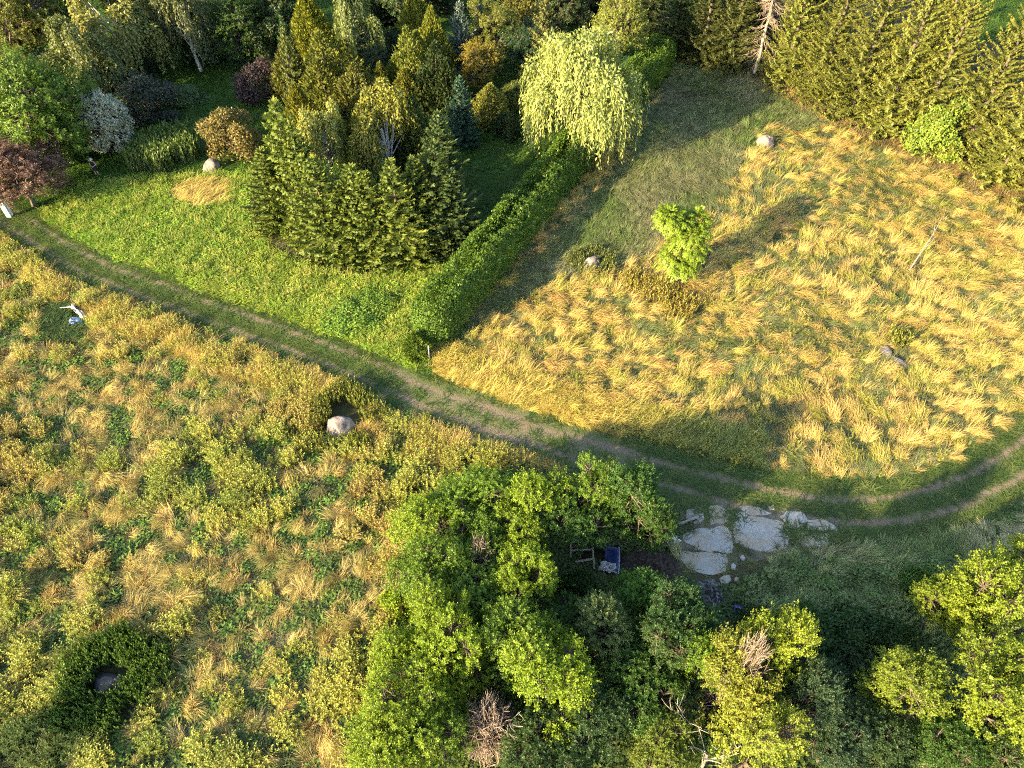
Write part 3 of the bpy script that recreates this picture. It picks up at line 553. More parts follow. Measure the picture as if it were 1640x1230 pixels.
 ('spruce_tree', 'tallspruce', 1285, 85, 15, 8, (.15, .16, .045), 'spruce in the second rank, left part of the row', 'b'),
 ('spruce_tree', 'tallspruce', 1465, 158, 16, 8, ROW, 'spruce in the second rank, right part of the row', 'b'),
 ('light_green_tree', 'shrub', 1512, 192, 5.6, 100, (.27, .37, .07), 'light green leafy bush growing in front of the spruce row', 'c'),
]
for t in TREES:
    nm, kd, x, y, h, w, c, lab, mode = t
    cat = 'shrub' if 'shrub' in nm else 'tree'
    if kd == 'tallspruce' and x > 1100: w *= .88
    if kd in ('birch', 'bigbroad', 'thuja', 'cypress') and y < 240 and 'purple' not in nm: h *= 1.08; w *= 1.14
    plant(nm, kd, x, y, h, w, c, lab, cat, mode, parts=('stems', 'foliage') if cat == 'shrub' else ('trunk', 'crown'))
plant('dead_spruce', 'deadspruce', 1208, 118, 13.5, 6.0, (1, 1, 1), 'bare grey-brown dead spruce in the row', 'tree', 'b', parts=('trunk', 'twigs'))
# lower thicket: x, y, height, crown width px, colour (light and shade included), label
LOWER = [
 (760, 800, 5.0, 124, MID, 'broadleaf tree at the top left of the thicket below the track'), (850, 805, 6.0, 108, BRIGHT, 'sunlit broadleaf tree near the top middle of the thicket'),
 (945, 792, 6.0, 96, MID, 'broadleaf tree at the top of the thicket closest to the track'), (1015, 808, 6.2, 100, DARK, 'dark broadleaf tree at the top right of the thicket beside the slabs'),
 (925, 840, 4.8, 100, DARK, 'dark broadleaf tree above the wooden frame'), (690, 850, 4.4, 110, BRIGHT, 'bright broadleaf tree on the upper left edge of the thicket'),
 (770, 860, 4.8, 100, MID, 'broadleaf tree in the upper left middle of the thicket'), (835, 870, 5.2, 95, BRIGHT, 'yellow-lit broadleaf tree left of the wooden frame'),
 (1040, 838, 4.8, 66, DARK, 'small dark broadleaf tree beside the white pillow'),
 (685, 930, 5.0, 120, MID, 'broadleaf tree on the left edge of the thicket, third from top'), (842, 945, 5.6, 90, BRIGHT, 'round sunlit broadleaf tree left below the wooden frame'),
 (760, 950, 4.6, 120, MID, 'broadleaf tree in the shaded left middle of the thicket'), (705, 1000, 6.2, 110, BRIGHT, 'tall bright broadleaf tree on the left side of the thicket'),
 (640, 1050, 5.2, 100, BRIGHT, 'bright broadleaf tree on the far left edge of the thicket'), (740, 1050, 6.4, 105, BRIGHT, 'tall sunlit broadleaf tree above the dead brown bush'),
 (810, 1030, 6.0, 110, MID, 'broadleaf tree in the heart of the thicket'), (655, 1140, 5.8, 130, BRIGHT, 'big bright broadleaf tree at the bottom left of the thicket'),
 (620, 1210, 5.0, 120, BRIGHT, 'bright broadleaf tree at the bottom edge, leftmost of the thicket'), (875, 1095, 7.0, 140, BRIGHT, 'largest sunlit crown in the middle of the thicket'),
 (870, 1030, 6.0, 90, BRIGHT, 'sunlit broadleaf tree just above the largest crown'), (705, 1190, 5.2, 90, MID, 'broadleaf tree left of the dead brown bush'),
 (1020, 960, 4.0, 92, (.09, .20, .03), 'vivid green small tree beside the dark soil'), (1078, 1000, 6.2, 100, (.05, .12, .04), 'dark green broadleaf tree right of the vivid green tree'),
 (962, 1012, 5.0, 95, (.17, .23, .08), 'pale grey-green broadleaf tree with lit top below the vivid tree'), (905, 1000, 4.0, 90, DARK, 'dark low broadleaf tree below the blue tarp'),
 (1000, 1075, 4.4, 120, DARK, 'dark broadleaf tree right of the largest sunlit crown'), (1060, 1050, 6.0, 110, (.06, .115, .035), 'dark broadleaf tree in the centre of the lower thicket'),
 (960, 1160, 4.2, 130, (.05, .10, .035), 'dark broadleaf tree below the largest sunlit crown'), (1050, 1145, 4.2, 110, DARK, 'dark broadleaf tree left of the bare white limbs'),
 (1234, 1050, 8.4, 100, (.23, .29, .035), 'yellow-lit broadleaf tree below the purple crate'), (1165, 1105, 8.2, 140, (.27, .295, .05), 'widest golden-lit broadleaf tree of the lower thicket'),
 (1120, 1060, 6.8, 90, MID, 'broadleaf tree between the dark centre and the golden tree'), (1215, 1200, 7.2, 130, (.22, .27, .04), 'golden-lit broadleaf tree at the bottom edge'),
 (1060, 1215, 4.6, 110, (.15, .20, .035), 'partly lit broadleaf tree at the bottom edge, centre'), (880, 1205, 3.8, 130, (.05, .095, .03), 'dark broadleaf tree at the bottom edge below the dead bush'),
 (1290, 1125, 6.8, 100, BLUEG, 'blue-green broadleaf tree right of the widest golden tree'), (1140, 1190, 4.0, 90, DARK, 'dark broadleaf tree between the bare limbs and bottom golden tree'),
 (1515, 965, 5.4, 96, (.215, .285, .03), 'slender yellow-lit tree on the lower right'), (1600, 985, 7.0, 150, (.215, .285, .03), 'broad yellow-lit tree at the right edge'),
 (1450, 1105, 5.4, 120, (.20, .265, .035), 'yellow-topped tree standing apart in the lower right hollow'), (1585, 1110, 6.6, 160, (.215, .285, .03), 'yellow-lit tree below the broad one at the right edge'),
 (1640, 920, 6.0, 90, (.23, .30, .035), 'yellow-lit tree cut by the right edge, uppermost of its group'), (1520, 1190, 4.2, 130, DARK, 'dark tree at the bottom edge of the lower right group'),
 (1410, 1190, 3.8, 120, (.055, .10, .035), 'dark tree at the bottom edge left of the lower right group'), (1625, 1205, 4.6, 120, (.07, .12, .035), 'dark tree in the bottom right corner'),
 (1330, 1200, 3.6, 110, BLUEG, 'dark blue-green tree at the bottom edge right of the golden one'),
]
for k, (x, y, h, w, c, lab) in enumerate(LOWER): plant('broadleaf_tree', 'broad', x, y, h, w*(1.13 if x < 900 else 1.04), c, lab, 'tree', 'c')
BUSH = [(1300, 1010, 1.6, 110, (.07, .14, .045), 'low green bramble below the purple crate'), (1370, 1010, 1.5, 110, (.075, .14, .05), 'low green bramble in the middle of the lower right hollow'), (1355, 1075, 1.4, 110, (.05, .095, .04), 'dark bramble left of the yellow-topped tree'),
        (1430, 1020, 1.5, 90, (.07, .13, .04), 'green bramble above the yellow-topped tree'), (1290, 1070, 1.8, 90, BLUEG, 'blue-green bramble right of the yellow-lit tree'), (1370, 1140, 1.5, 100, (.045, .085, .035), 'dark bramble below left of the yellow-topped tree'),
        (1100, 1010, 1.8, 110, (.05, .11, .04), 'green bramble in front of the grey rubble heap'), (925, 945, 1.5, 80, (.055, .11, .03), 'green bramble below the wooden frame'), (1480, 935, 1.8, 70, (.10, .19, .05), 'fresh green bramble beside the slender yellow-lit tree'),
        (640, 960, 1.6, 70, BRIGHT, 'sunny bramble at the left foot of the thicket'), (1210, 990, 1.4, 60, (.08, .14, .05), 'small bramble right of the purple crate'), (855, 905, 1.4, 70, DARK, 'dark bramble left of the wooden frame'),
        (560, 505, .85, 105, (.17, .28, .05), 'dark green mound of weeds on the sunny garden lawn'), (600, 480, .75, 85, (.17, .28, .05), 'smaller green mound of weeds near the spruce circle')]
for k, (x, y, h, w, c, lab) in enumerate(BUSH): plant('bramble', 'bramble', x, y, h, w, c, lab, 'shrub', 'c', parts=('stems', 'foliage'))
plant('dead_bush', 'dead', 782, 1160, 4.6, 96, (1, 1, 1), 'dry brown dead bush in a gap at the bottom of the thicket', 'shrub', 'c', parts=('trunk', 'twigs'))
plant('dead_bush', 'dead', 1180, 1090, 8.5, 74, (1, 1, 1), 'pinkish dry dead crown on the widest golden tree', 'shrub', 'c', parts=('trunk', 'twigs'))
plant('dead_bush', 'dead', 770, 905, 4.6, 70, (1, 1, 1), 'grey dry bush among the upper left thicket trees', 'shrub', 'c', parts=('trunk', 'twigs'))
plant('cypress_tree', 'cypress', 666, 548, 2.2, 40, (.13, .20, .04), 'small dense cypress at the foot of the hedge end', 'tree', 'c')
#--REST--
# ------------------------------------------------------------------ the hedge
def hedge():
    R = np.random.default_rng(5); line = smooth_line(np.array([P(698, 538)[:2], P(790, 425)[:2], P(888, 305)[:2], P(975, 195)[:2], P(1055, 112)[:2]]), 60); T = nrm(np.gradient(line, axis=0)); Nn = np.stack([T[:, 1], -T[:, 0]], 1)
    n = 80000; A = Acc(); s = R.random(n)*59; i = s.astype(int); f = (s-i)[:, None]; c = line[i]*(1-f)+line[np.minimum(i+1, 59)]*f
    th = R.uniform(0, np.pi, n); hw, hh = 1.42, 3.4
    bul = 1+.05*np.sin(s*1.3)+.04*np.sin(s*2.9+th*3)+.05*np.sin(s*5.3-th*5)
    se = lambda v: np.sign(v)*np.abs(v)**.42
    dep = R.uniform(.90, 1.02, n); off = se(np.cos(th))*hw*bul*dep; z = np.maximum(se(np.sin(th))*hh*(1+.07*np.sin(s*.9)+.05*np.sin(s*3.7+2*th))*dep, .08)
    low = R.random(n) < .45; z = np.where(low, R.random(n)*hh*.85, z); off = np.where(low, np.sign(np.cos(th))*hw*bul*dep, off)
    C = np.c_[c+Nn[i]*off[:, None], z]; nv = np.c_[Nn[i]*np.cos(th)[:, None], np.sin(th)]
    # rounded ends
    m = 4200; e = R.random(m) < .7; a = R.uniform(-1.57, 1.57, m); zz = R.random(m)**.8*hh; rr = hw*1.05*np.where(zz > hh*.75, np.sqrt(np.clip(1-((zz-hh*.75)/(hh*.26))**2, 0, 1)), 1)*R.uniform(.75, 1.04, m)
    E = np.where(e[:, None], line[0], line[-1]); Te = np.where(e[:, None], -T[0], T[-1]); Ne = np.where(e[:, None], Nn[0], Nn[-1]); d2 = Te*np.cos(a)[:, None]+Ne*np.sin(a)[:, None]
    C = np.vstack([C, np.c_[E+d2*rr[:, None], zz]]); nv = np.vstack([nv, np.c_[d2, .2*np.ones(m)]]); k = len(C); nv = nrm(nv+R.normal(0, .5, (k, 3))+[0, 0, .25])
    A.leaves(C, np.cross(nv, R.normal(0, 1, (k, 3)))+.4*nv, nv, .17*R.uniform(.7, 1.3, k), .105, R.random(k))
    B = Acc()
    for j in range(0, 60, 1):
        for q in range(3):
            p0 = np.r_[line[j]+R.normal(0, .25, 2), 0]; B.tube(np.array([p0, p0+[R.normal(0, .2), R.normal(0, .2), 1.0], p0+[R.normal(0, .5), R.normal(0, .5), 2.1]]), [.05, .035, .012], 5)
    r = root('hedge', (0, 0, 0), 'long clipped dark green hedge running from the track up to the willow', 'hedge')
    r.location = (line[0][0], line[0][1], 0); sh = -Vector(r.location)
    a = ob('foliage', A.mesh('hedge_foliage', M_LEAF), r, sh); a.color = (.105, .185, .026, 1); ob('stems', B.mesh('hedge_stems', M_BARK, True), r, sh)
hedge()
# ------------------------------------------------------------------ the lone young tree with feathered leaves
def lone_tree():
    R = np.random.default_rng(11); A = Acc(); B = Acc(); base = P(1080, 456)
    B.tube(np.array([[0, 0, 0], [.03, .02, 1.5], [-.1, .08, 3.4], [-.35, .05, 5.6]]), [.11, .09, .07, .03], 7)
    lob = [((-.2, 0, 2.6), (1.5, 1.4, 1.2)), ((.55, .1, 3.6), (1.5, 1.5, 1.3)), ((.2, -.3, 4.7), (1.5, 1.4, 1.2)), ((-.85, 0, 5.6), (1.25, 1.2, .9)), ((.9, .6, 5.2), (1.0, 1.1, 1.0)), ((-1.5, -.2, 6.2), (.8, .8, .6)), ((.4, -.2, 1.9), (1.0, 1.0, .7))]
    n = 950; li = R.integers(0, len(lob), n); d = sphere_dirs(n, R, -.6)
    st = np.array([lob[i][0] for i in li])+d*np.array([lob[i][1] for i in li])*R.uniform(.35, .85, (n, 1)); ctr = np.array([0, 0, 4.0])
    for k in range(0, n, 8): z0 = min(st[k][2]-.2, 5.2)*.8; s0 = np.array([-.06*z0/2, .05, max(z0, 1.0)]); B.tube(np.array([s0, (st[k]+s0)/2+[0, 0, .1], st[k]]), [.03, .02, .01], 4)
    for k in range(n):
        D = nrm(d[k]+R.normal(0, .35, 3)+[0, 0, .15]); L = R.uniform(.40, .70); m = 8; t = np.linspace(.1, 1, m)[:, None]
        pt = st[k]+D*L*t+np.array([0, 0, -.45])*t**2*L; tg = nrm(np.gradient(pt, axis=0)); sd_ = nrm(np.cross(tg, [0, 0, 1.])); up = np.cross(sd_, tg); v = R.random()
        for s in (-1, 1):
            A.leaves(pt, tg*.55+sd_*s-up*.25+R.normal(0, .12, (m, 3)), up+R.normal(0, .25, (m, 3)), .20*(1.1-.35*np.abs(t[:, 0]-.4)), .085, np.clip(.4*v+.35*R.random(m)+.25*t[:, 0], 0, 1))
    r = root('young_tree', base, 'young bright green tree with feathery leaves alone in the golden meadow', 'tree'); r.scale = (.98, 1.0, 1.04); ob('trunk', B.mesh('lone_trunk', M_BARK, True), r); c = ob('crown', A.mesh('lone_crown', M_LEAF), r); c.color = (.21, .30, .035, 1)
lone_tree()
# ------------------------------------------------------------------ boulders
def boulder(x, y, w, label, hk=.62, seed=1, squash=.85, rz=0.0, colr=None):
    bm = bmesh.new(); bmesh.ops.create_icosphere(bm, subdivisions=4, radius=1)
    for v in bm.verts:
        c = v.co.copy(); q = c*1.1+Vector((seed*3.1, seed*1.7, 0)); d = 1+.40*mnoise.noise(q)+.18*mnoise.noise(q*2.6)+.07*mnoise.noise(q*7)
        # broad facets
        for fdir, lim in ((Vector((.6, -.5, .62)), .80), (Vector((-.7, -.35, .6)), .78), (Vector((.1, .8, .55)), .82), (Vector((0, -.1, 1)), .86)):
            s = c.dot(fdir.normalized())*d
            if s > lim: d *= 1-.85*(s-lim)/s
        v.co = c*d; v.co.x *= w/2; v.co.y *= w/2*squash; v.co.z *= w*hk
    o = bm_obj('boulder', bm, colr or M_STONE, None, True); p = P(x, y); o.location = (p.x, p.y, w*hk*.18); o.rotation_euler.z = rz
    return tag(o, label, 'boulder')
boulder(545, 690, 1.75, 'pinkish pale boulder inside the broken ring of heath in the left meadow', seed=1)
boulder(178, 1101, 1.5, 'shade-darkened grey boulder in the middle of the green heath ring, bottom left', seed=2, hk=.44, colr=plain('shaded_stone', (.05, .045, .05), (.14, .12, .125), 4, .9, .7))  # stone colour darkened for the shade inside the ring
boulder(948, 428, 1.35, 'grey rounded boulder in the meadow between hedge and young tree', seed=3, rz=.5)
boulder(1225, 234, 1.55, 'pale pink boulder at the far edge of the golden meadow', seed=4, hk=.6)
boulder(342, 271, 1.5, 'grey boulder under the olive-brown shrub', seed=5, rz=1.)
boulder(1416, 566, 1.3, 'darker stone of the pair half sunk in the golden grass', seed=6, hk=.30, rz=.8)
boulder(1437, 583, 1.15, 'pink stone of the pair half sunk in the golden grass, lower right one', seed=7, hk=.28, rz=-.6)
# ------------------------------------------------------------------ heath rings round the boulders
def heath(name, shoots, h, color, label, seed, lush=1.0):
    R = np.random.default_rng(seed); c = np.mean(shoots, axis=0); A = Acc(); B = Acc(); n = len(shoots); m = 13
    hh = h*R.uniform(.7, 1.15, n); lean = R.normal(0, .16, (n, 2)); t = np.tile(np.linspace(.12, 1, m), n); i = np.repeat(np.arange(n), m)
    C = np.c_[shoots[i]-c+lean[i]*(t*hh[i])[:, None], t*hh[i]]; a = R.uniform(0, 6.28, n*m); out = np.c_[np.cos(a), np.sin(a), np.full(n*m, 1.9)]
    A.leaves(C, out, np.c_[np.cos(a), np.sin(a), np.full(n*m, -.3)]+R.normal(0, .4, (n*m, 3)), (.20*(1.15-.45*t))*lush, .05*lush, np.clip(.1+.65*t+.25*R.random(n)[i], 0, 1))
    for k in range(0, n, 3): B.tube(np.array([[*(shoots[k]-c), 0], [*(shoots[k]-c+lean[k]*hh[k]), hh[k]*.9]]), [.018, .008], 3)
    r = root(name, (c[0], c[1], 0), label, 'shrub'); f = ob('foliage', A.mesh('heath_foliage', M_LEAF), r); f.color = (*color, 1); f['kind'] = 'stuff'; ob('stems', B.mesh('heath_stems', M_BARK), r)['kind'] = 'stuff'
def ring_pts(x, y, r0, r1, n, seed, keep=None):
    R = np.random.default_rng(seed); p = P(x, y); a = R.uniform(0, 6.28, n); r = np.sqrt(R.uniform(r0*r0, r1*r1, n)); wob = 1+.10*np.sin(a*3+seed)+.08*np.sin(a*5)+.06*np.sin(a*11+2)+R.normal(0, .03, n)
    q = np.c_[p.x+r*wob*np.cos(a), p.y+r*wob*np.sin(a)]
    return q[keep(a, r)] if keep else q
heath('heath_shrub', ring_pts(183, 1094, .9, 2.5, 2500, 1, lambda a, r: ~((np.abs(a-5.5) < .22) & (r > 1.8)) & (np.sin(a*7+r*5)*np.sin(a*4-r*3) < .72)), 1.15, (.085, .155, .035), 'dark green ring of upright heath round the shade-darkened boulder, bottom left', 1)
heath('heath_shrub', ring_pts(553, 668, 1.0, 2.35, 950, 2, lambda a, r: (a < 3.75) | (a > 5.9)), .95, (.17, .20, .045), 'half ring of upright heath behind the pinkish boulder in the left meadow', 2)
heath('heath_shrub', ring_pts(572, 712, .0, .75, 90, 3), .8, (.19, .24, .04), 'bright tuft of heath right in front of the pinkish boulder', 3)
heath('heath_shrub', ring_pts(500, 712, .0, .95, 130, 4), .9, (.14, .15, .04), 'tuft of heath left in front of the pinkish boulder', 4)
heath('heath_shrub', ring_pts(950, 424, .75, 2.0, 260, 5), .75, (.14, .18, .045), 'loose ring of green shoots round the grey boulder beyond the hedge', 5)
heath('heath_shrub', np.vstack([ring_pts(1045, 470, 0, 1.5, 260, 6), ring_pts(1085, 495, 0, 1.5, 260, 7), ring_pts(1015, 455, 0, 1.1, 140, 8)]), .9, (.27, .24, .06), 'brown-green tall weed bank below the young tree', 6)
heath('reed_clump', np.vstack([ring_pts(250, 262, 0, 2.2, 420, 16), ring_pts(275, 245, 0, 2.2, 420, 17), ring_pts(300, 255, 0, 1.2, 140, 18)]), 1.9, (.11, .17, .05), 'tall spiky dark green clump left of the olive shrub', 16, 1.9)
heath('heath_shrub', ring_pts(1437, 548, 0, .8, 80, 21), .9, (.20, .22, .05), 'yellow-green weed tuft behind the sunken stone pair', 21, 1.4)
# ------------------------------------------------------------------ dead wood
def sticks(name, loc, limbs, mat, label, cat, part='branch', k=6):
    r = root(name, loc, label, cat)
    for pts, r0, r1 in limbs:
        A = Acc(); A.tube(smooth_line(np.array(pts, float), 9) if len(pts) > 2 else np.array(pts, float), np.linspace(r0, r1, 9 if len(pts) > 2 else len(pts)), k); ob(part, A.mesh(name+'_limb', mat, True), r)
    return r
b0 = P(1112, 832)
def rel(x, y, h, b): return tuple(P(x, y, h)-b)
sticks('dead_branch', b0, [([rel(1118, 828, .12, b0), rel(1108, 830, .2, b0), rel(1098, 835, .3, b0), rel(1090, 841, .2, b0), rel(1077, 847, .1, b0)], .10, .03), ([rel(1100, 834, .25, b0), rel(1092, 836, .3, b0), rel(1082, 841, .25, b0)], .05, .02), ([rel(1108, 829, .2, b0), rel(1109, 823, .35, b0), rel(1108, 819, .6, b0)], .04, .015), ([rel(1116, 829, .12, b0), rel(1120, 835, .1, b0), rel(1122, 840, .05, b0)], .04, .015)], M_DEAD, 'forked bleached dead branch lying at the left end of the slabs', 'branch')
b0 = P(1452, 441)
sticks('leaning_snag', b0, [([rel(1452, 440, 0, b0), rel(1466, 417, .55, b0), rel(1482, 395, 1.0, b0), rel(1498, 372, 1.45, b0), rel(1508, 350, 1.9, b0)], .085, .02), ([rel(1480, 398, 1.0, b0), rel(1490, 390, 1.15, b0), rel(1497, 380, 1.4, b0)], .05, .015), ([rel(1495, 376, 1.4, b0), rel(1497, 366, 1.6, b0), rel(1498, 355, 1.9, b0)], .04, .012)], M_WOOD, 'bleached leaning dead trunk in the golden meadow', 'trunk')
def bare_tree(x, y, h, label, seed, n=7):
    R = np.random.default_rng(seed); p = P(x, y, h*.75); L = [([(0, 0, 0), (.1, .05, h*.3), (.0, .1, h*.6)], .09, .05)]
    for k in range(n):
        a = R.uniform(0, 6.28); s = np.array([.0, .08, h*R.uniform(.35, .6)]); e = s+np.array([math.cos(a)*R.uniform(.5, 1.1), math.sin(a)*R.uniform(.5, 1.1), h*R.uniform(.2, .42)]); m = (s+e)/2+R.normal(0, .12, 3)
        L.append(([tuple(s), tuple(m), tuple(e)], .035, .010))
        for q in range(3): f = m+(e-m)*R.uniform(.1, .9); g2 = f+np.array([R.normal(0, .35), R.normal(0, .35), R.uniform(.1, .5)]); L.append(([tuple(f), tuple((f+g2)/2+R.normal(0, .04, 3)), tuple(g2)], .016, .006))
    sticks('bare_tree', (p.x, p.y, 0), L, M_DEAD, label, 'tree')
bare_tree(1103, 1135, 5.6, 'leafless white-limbed tree left of the widest golden tree', 3, 8)
bare_tree(1140, 1205, 5.0, 'leafless white-limbed tree at the bottom edge left of the golden tree', 4, 7)
bare_tree(815, 1150, 4.6, 'leafless grey tree beside the dry brown bush', 5, 6)
sticks('wooden_stake', P(688, 577), [([(0, 0, 0), (.0, .02, .7), (.03, .02, 1.35)], .05, .04)], M_WHITE, 'thin pale stake standing at the near end of the hedge', 'stake', 'stake')
sticks('wooden_stake', P(368, 456), [([(0, 0, 0), (-.06, .0, .4), (-.15, .02, .8)], .04, .025)], M_DEAD, 'short pale stake leaning in the sunny garden lawn', 'stake', 'stake')
sticks('wooden_stake', P(1178, 1008), [([(0, 0, 0), (.1, .25, .3), (.2, .5, .45)], .035, .02)], M_DEAD, 'thin stick lying below the purple crate', 'stake', 'stick')
# ------------------------------------------------------------------ small things people left
def bx(bm, c, s, rz=0, bev=0):
    r = bmesh.ops.create_cube(bm, size=1); vs = r['verts']; bmesh.ops.scale(bm, vec=s, verts=vs)
    if bev: bmesh.ops.bevel(bm, geom=list({e for v in vs for e in v.link_edges}), offset=bev, segments=2, affect='EDGES', profile=.6); vs = [v for v in bm.verts if v.tag is False and v.is_valid and v not in OLD]
    if rz: bmesh.ops.rotate(bm, cent=(0, 0, 0), matrix=Euler((0, 0, rz)).to_matrix(), verts=vs)
    bmesh.ops.translate(bm, vec=c, verts=vs)
OLD = set()
def box_obj(name, c, s, mat, parent, rz=0, bev=.01):
    bm = bmesh.new(); bmesh.ops.create_cube(bm, size=1); bmesh.ops.scale(bm, vec=s, verts=bm.verts)
    if bev: bmesh.ops.bevel(bm, geom=bm.edges[:], offset=bev, segments=2, affect='EDGES')
    o = bm_obj(name, bm, mat, parent); o.location = c; o.rotation_euler.z = rz; return o
# white gate post at the left edge
p = P(16, 348); r = root('gate_post', p, 'white painted post at the left edge where the track leaves', 'post', None, .3)
box_obj('post', (0, 0, 1.25), (.38, .30, 2.5), M_WHITE, r, 0, .03); box_obj('cap', (0, 0, 2.54), (.46, .38, .08), M_WHITE, r, 0, .02); box_obj('board', (.26, .05, .95), (.13, .06, 1.9), M_WHITE, r, .1, .01)
# crumpled sheets
def crumple(name, pts_px, h, mat, label, cat, seed, lift=.04, res=26):
    w = [P(*q) for q in pts_px]; c = sum(w, Vector())/len(w); bm = bmesh.new(); V = {}
    for i in range(res+1):
        for j in range(res+1):
            u, v = i/res, j/res; q = (w[0]*(1-u)+w[1]*u)*(1-v)+(w[3]*(1-u)+w[2]*u)*v-c; e = min(u, 1-u, v, 1-v)
            nz = mnoise.noise(Vector((u*3.1+seed, v*3.3, seed*.7)))+.5*abs(mnoise.noise(Vector((u*8+seed, v*7, 2))))
            q += Vector((mnoise.noise(Vector((u*4, v*4, seed+9))), mnoise.noise(Vector((u*4, v*4, seed+19))), 0))*.14
            V[i, j] = bm.verts.new((q.x, q.y, lift+max(0, h*(.45+.75*nz))*min(1, e*5+.25)))
    for i in range(res):
        for j in range(res): bm.faces.new((V[i, j], V[i+1, j], V[i+1, j+1], V[i, j+1]))
    bmesh.ops.solidify(bm, geom=bm.faces[:], thickness=.012)
    o = bm_obj(name, bm, mat, None, True); o.location = (c.x, c.y, 0); return tag(o, label, cat)
M_BLUE = plain('blue_plastic', (.62, .70, .80), (.10, .24, .62), 2.6, .45, 0, 'Object', .42, .50); M_WPL = plain('white_plastic', (.80, .80, .80), (.86, .86, .87), 5, .45); M_NAVY = plain('navy_plastic', (.01, .018, .07), (.02, .035, .14), 4, .4)
crumple('plastic_sheet', [(112, 494), (120, 490), (143, 510), (134, 513)], .42, M_WPL, 'crumpled white plastic sheet behind the blue tarp in the left meadow', 'sheet', 3, .10)
crumple('blue_tarp', [(107, 512), (138, 509), (138, 520), (116, 524)], .32, M_BLUE, 'crumpled blue and white tarp on the green hollow in the left meadow', 'tarp', 5)
sticks('white_stick', P(103, 497), [([(-.2, 0, .25), (.2, 0, .3), (.55, 0, .33)], .035, .03)], M_WHITE, 'white stick poking out left of the crumpled white sheet', 'stick', 'stick')
crumple('plastic_scrap', [(60, 474), (67, 474), (68, 479), (61, 480)], .2, M_WPL, 'small white plastic scrap caught in the tall grass near the track', 'scrap', 8, .2, 10)
# pillow
def pillow(x, y, w, rz, label):
    bm = bmesh.new(); n = 18; G = [{}, {}]
    for s in (0, 1):
        for i in range(n+1):
            for j in range(n+1):
                u, v = 2*i/n-1, 2*j/n-1; b = ((1-u*u)*(1-v*v))**.5; pin = .14
                xx = u*(1-pin*(1-v*v)*abs(u)**3); yy = v*(1-pin*(1-u*u)*abs(v)**3)
                if s == 1 and (i in (0, n) or j in (0, n)): G[1][i, j] = G[0][i, j]; continue
                G[s][i, j] = bm.verts.new((xx*w*.5, yy*w*.40, .09+(1 if s == 0 else -1)*b*.10+.012*mnoise.noise(Vector((u*3, v*3, 1)))))
        for i in range(n):
            for j in range(n):
                f = (G[s][i, j], G[s][i+1, j], G[s][i+1, j+1], G[s][i, j+1]); bm.faces.new(f if s == 0 else f[::-1])
    o = bm_obj('pillow', bm, M_WPL, None, True); p = P(x, y); o.location = (p.x, p.y, .02); o.rotation_euler = (0, 0, rz); tag(o, label, 'pillow')
pillow(1077, 866, .78, .55, 'white pillow lying on the ground left of the slabs')
# wooden frame
b0 = P(934, 893); r = root('wooden_rack', b0, 'weathered open wooden frame lying among the thicket trees', 'rack')
def bar(a, b, t, parent, base, mat=M_WOOD, name='beam'):
    a, b = Vector(a), Vector(b); d = b-a; bm = bmesh.new(); bmesh.ops.create_cube(bm, size=1); bmesh.ops.scale(bm, vec=(d.length, t, t*.6), verts=bm.verts); bmesh.ops.bevel(bm, geom=bm.edges[:], offset=.008, segments=1, affect='EDGES')
    o = bm_obj(name, bm, mat, parent); o.location = (a+b)/2-base; o.rotation_euler = d.to_track_quat('X', 'Z').to_euler(); return o
bar(P(914, 882, .42), P(948, 880, .42), .09, r, b0); bar(P(921, 900, .42), P(951, 895, .42), .11, r, b0); bar(P(949, 878, .36), P(952, 911, .36), .09, r, b0); bar(P(914, 869, .36), P(914, 892, .36), .08, r, b0)
for q in ((915, 889), (951, 898), (949, 882), (915, 882)): bar(P(*q, .0), P(*q, 0)+Vector((0, 0, .34)), .08, r, b0, name='leg')
# blue bundle and white bag
def bundle(x, y, rz):
    bm = bmesh.new(); n = 22; m = 16; V = {}
    for i in range(n+1):
        for j in range(m+1):
            u, v = 2*i/n-1, j/m; a = math.pi*v; prof = (1-abs(u)**6)**.5; hgt = .52*(1+.12*mnoise.noise(Vector((u*3, v*4, 1))))
            V[i, j] = bm.verts.new((math.copysign(abs(math.cos(a))**.6, math.cos(a))*.46*(.8+.2*prof)+.03*mnoise.noise(Vector((u*4, v*3, 7))), u*.85, abs(math.sin(a))**.6*hgt*(.35+.65*prof)))
    for i in range(n):
        for j in range(m): bm.faces.new((V[i, j], V[i+1, j], V[i+1, j+1], V[i, j+1]))
    p = P(x, y); r = root('blue_tarp_bundle', p, 'dark blue tarp-covered bundle beside the wooden frame', 'bundle', None, rz); bm_obj('tarp', bm, M_NAVY, r, True)
    A = Acc(); A.tube(np.array([[.38, -.82, .36], [.40, -.3, .42], [.37, .3, .43], [.33, .8, .34]]), [.04, .05, .045, .04], 6); ob('hem', A.mesh('bundle_hem', plain('pale_blue_hem', (.25, .29, .45), (.40, .44, .6), 5, .5), True), r)
bundle(979, 901, -.15)
crumple('white_bag', [(957, 921), (961, 906), (986, 911), (984, 926)], .40, M_WPL, 'crumpled white bag lying on the near end of the dark blue bundle', 'bag', 12, .50, 18)
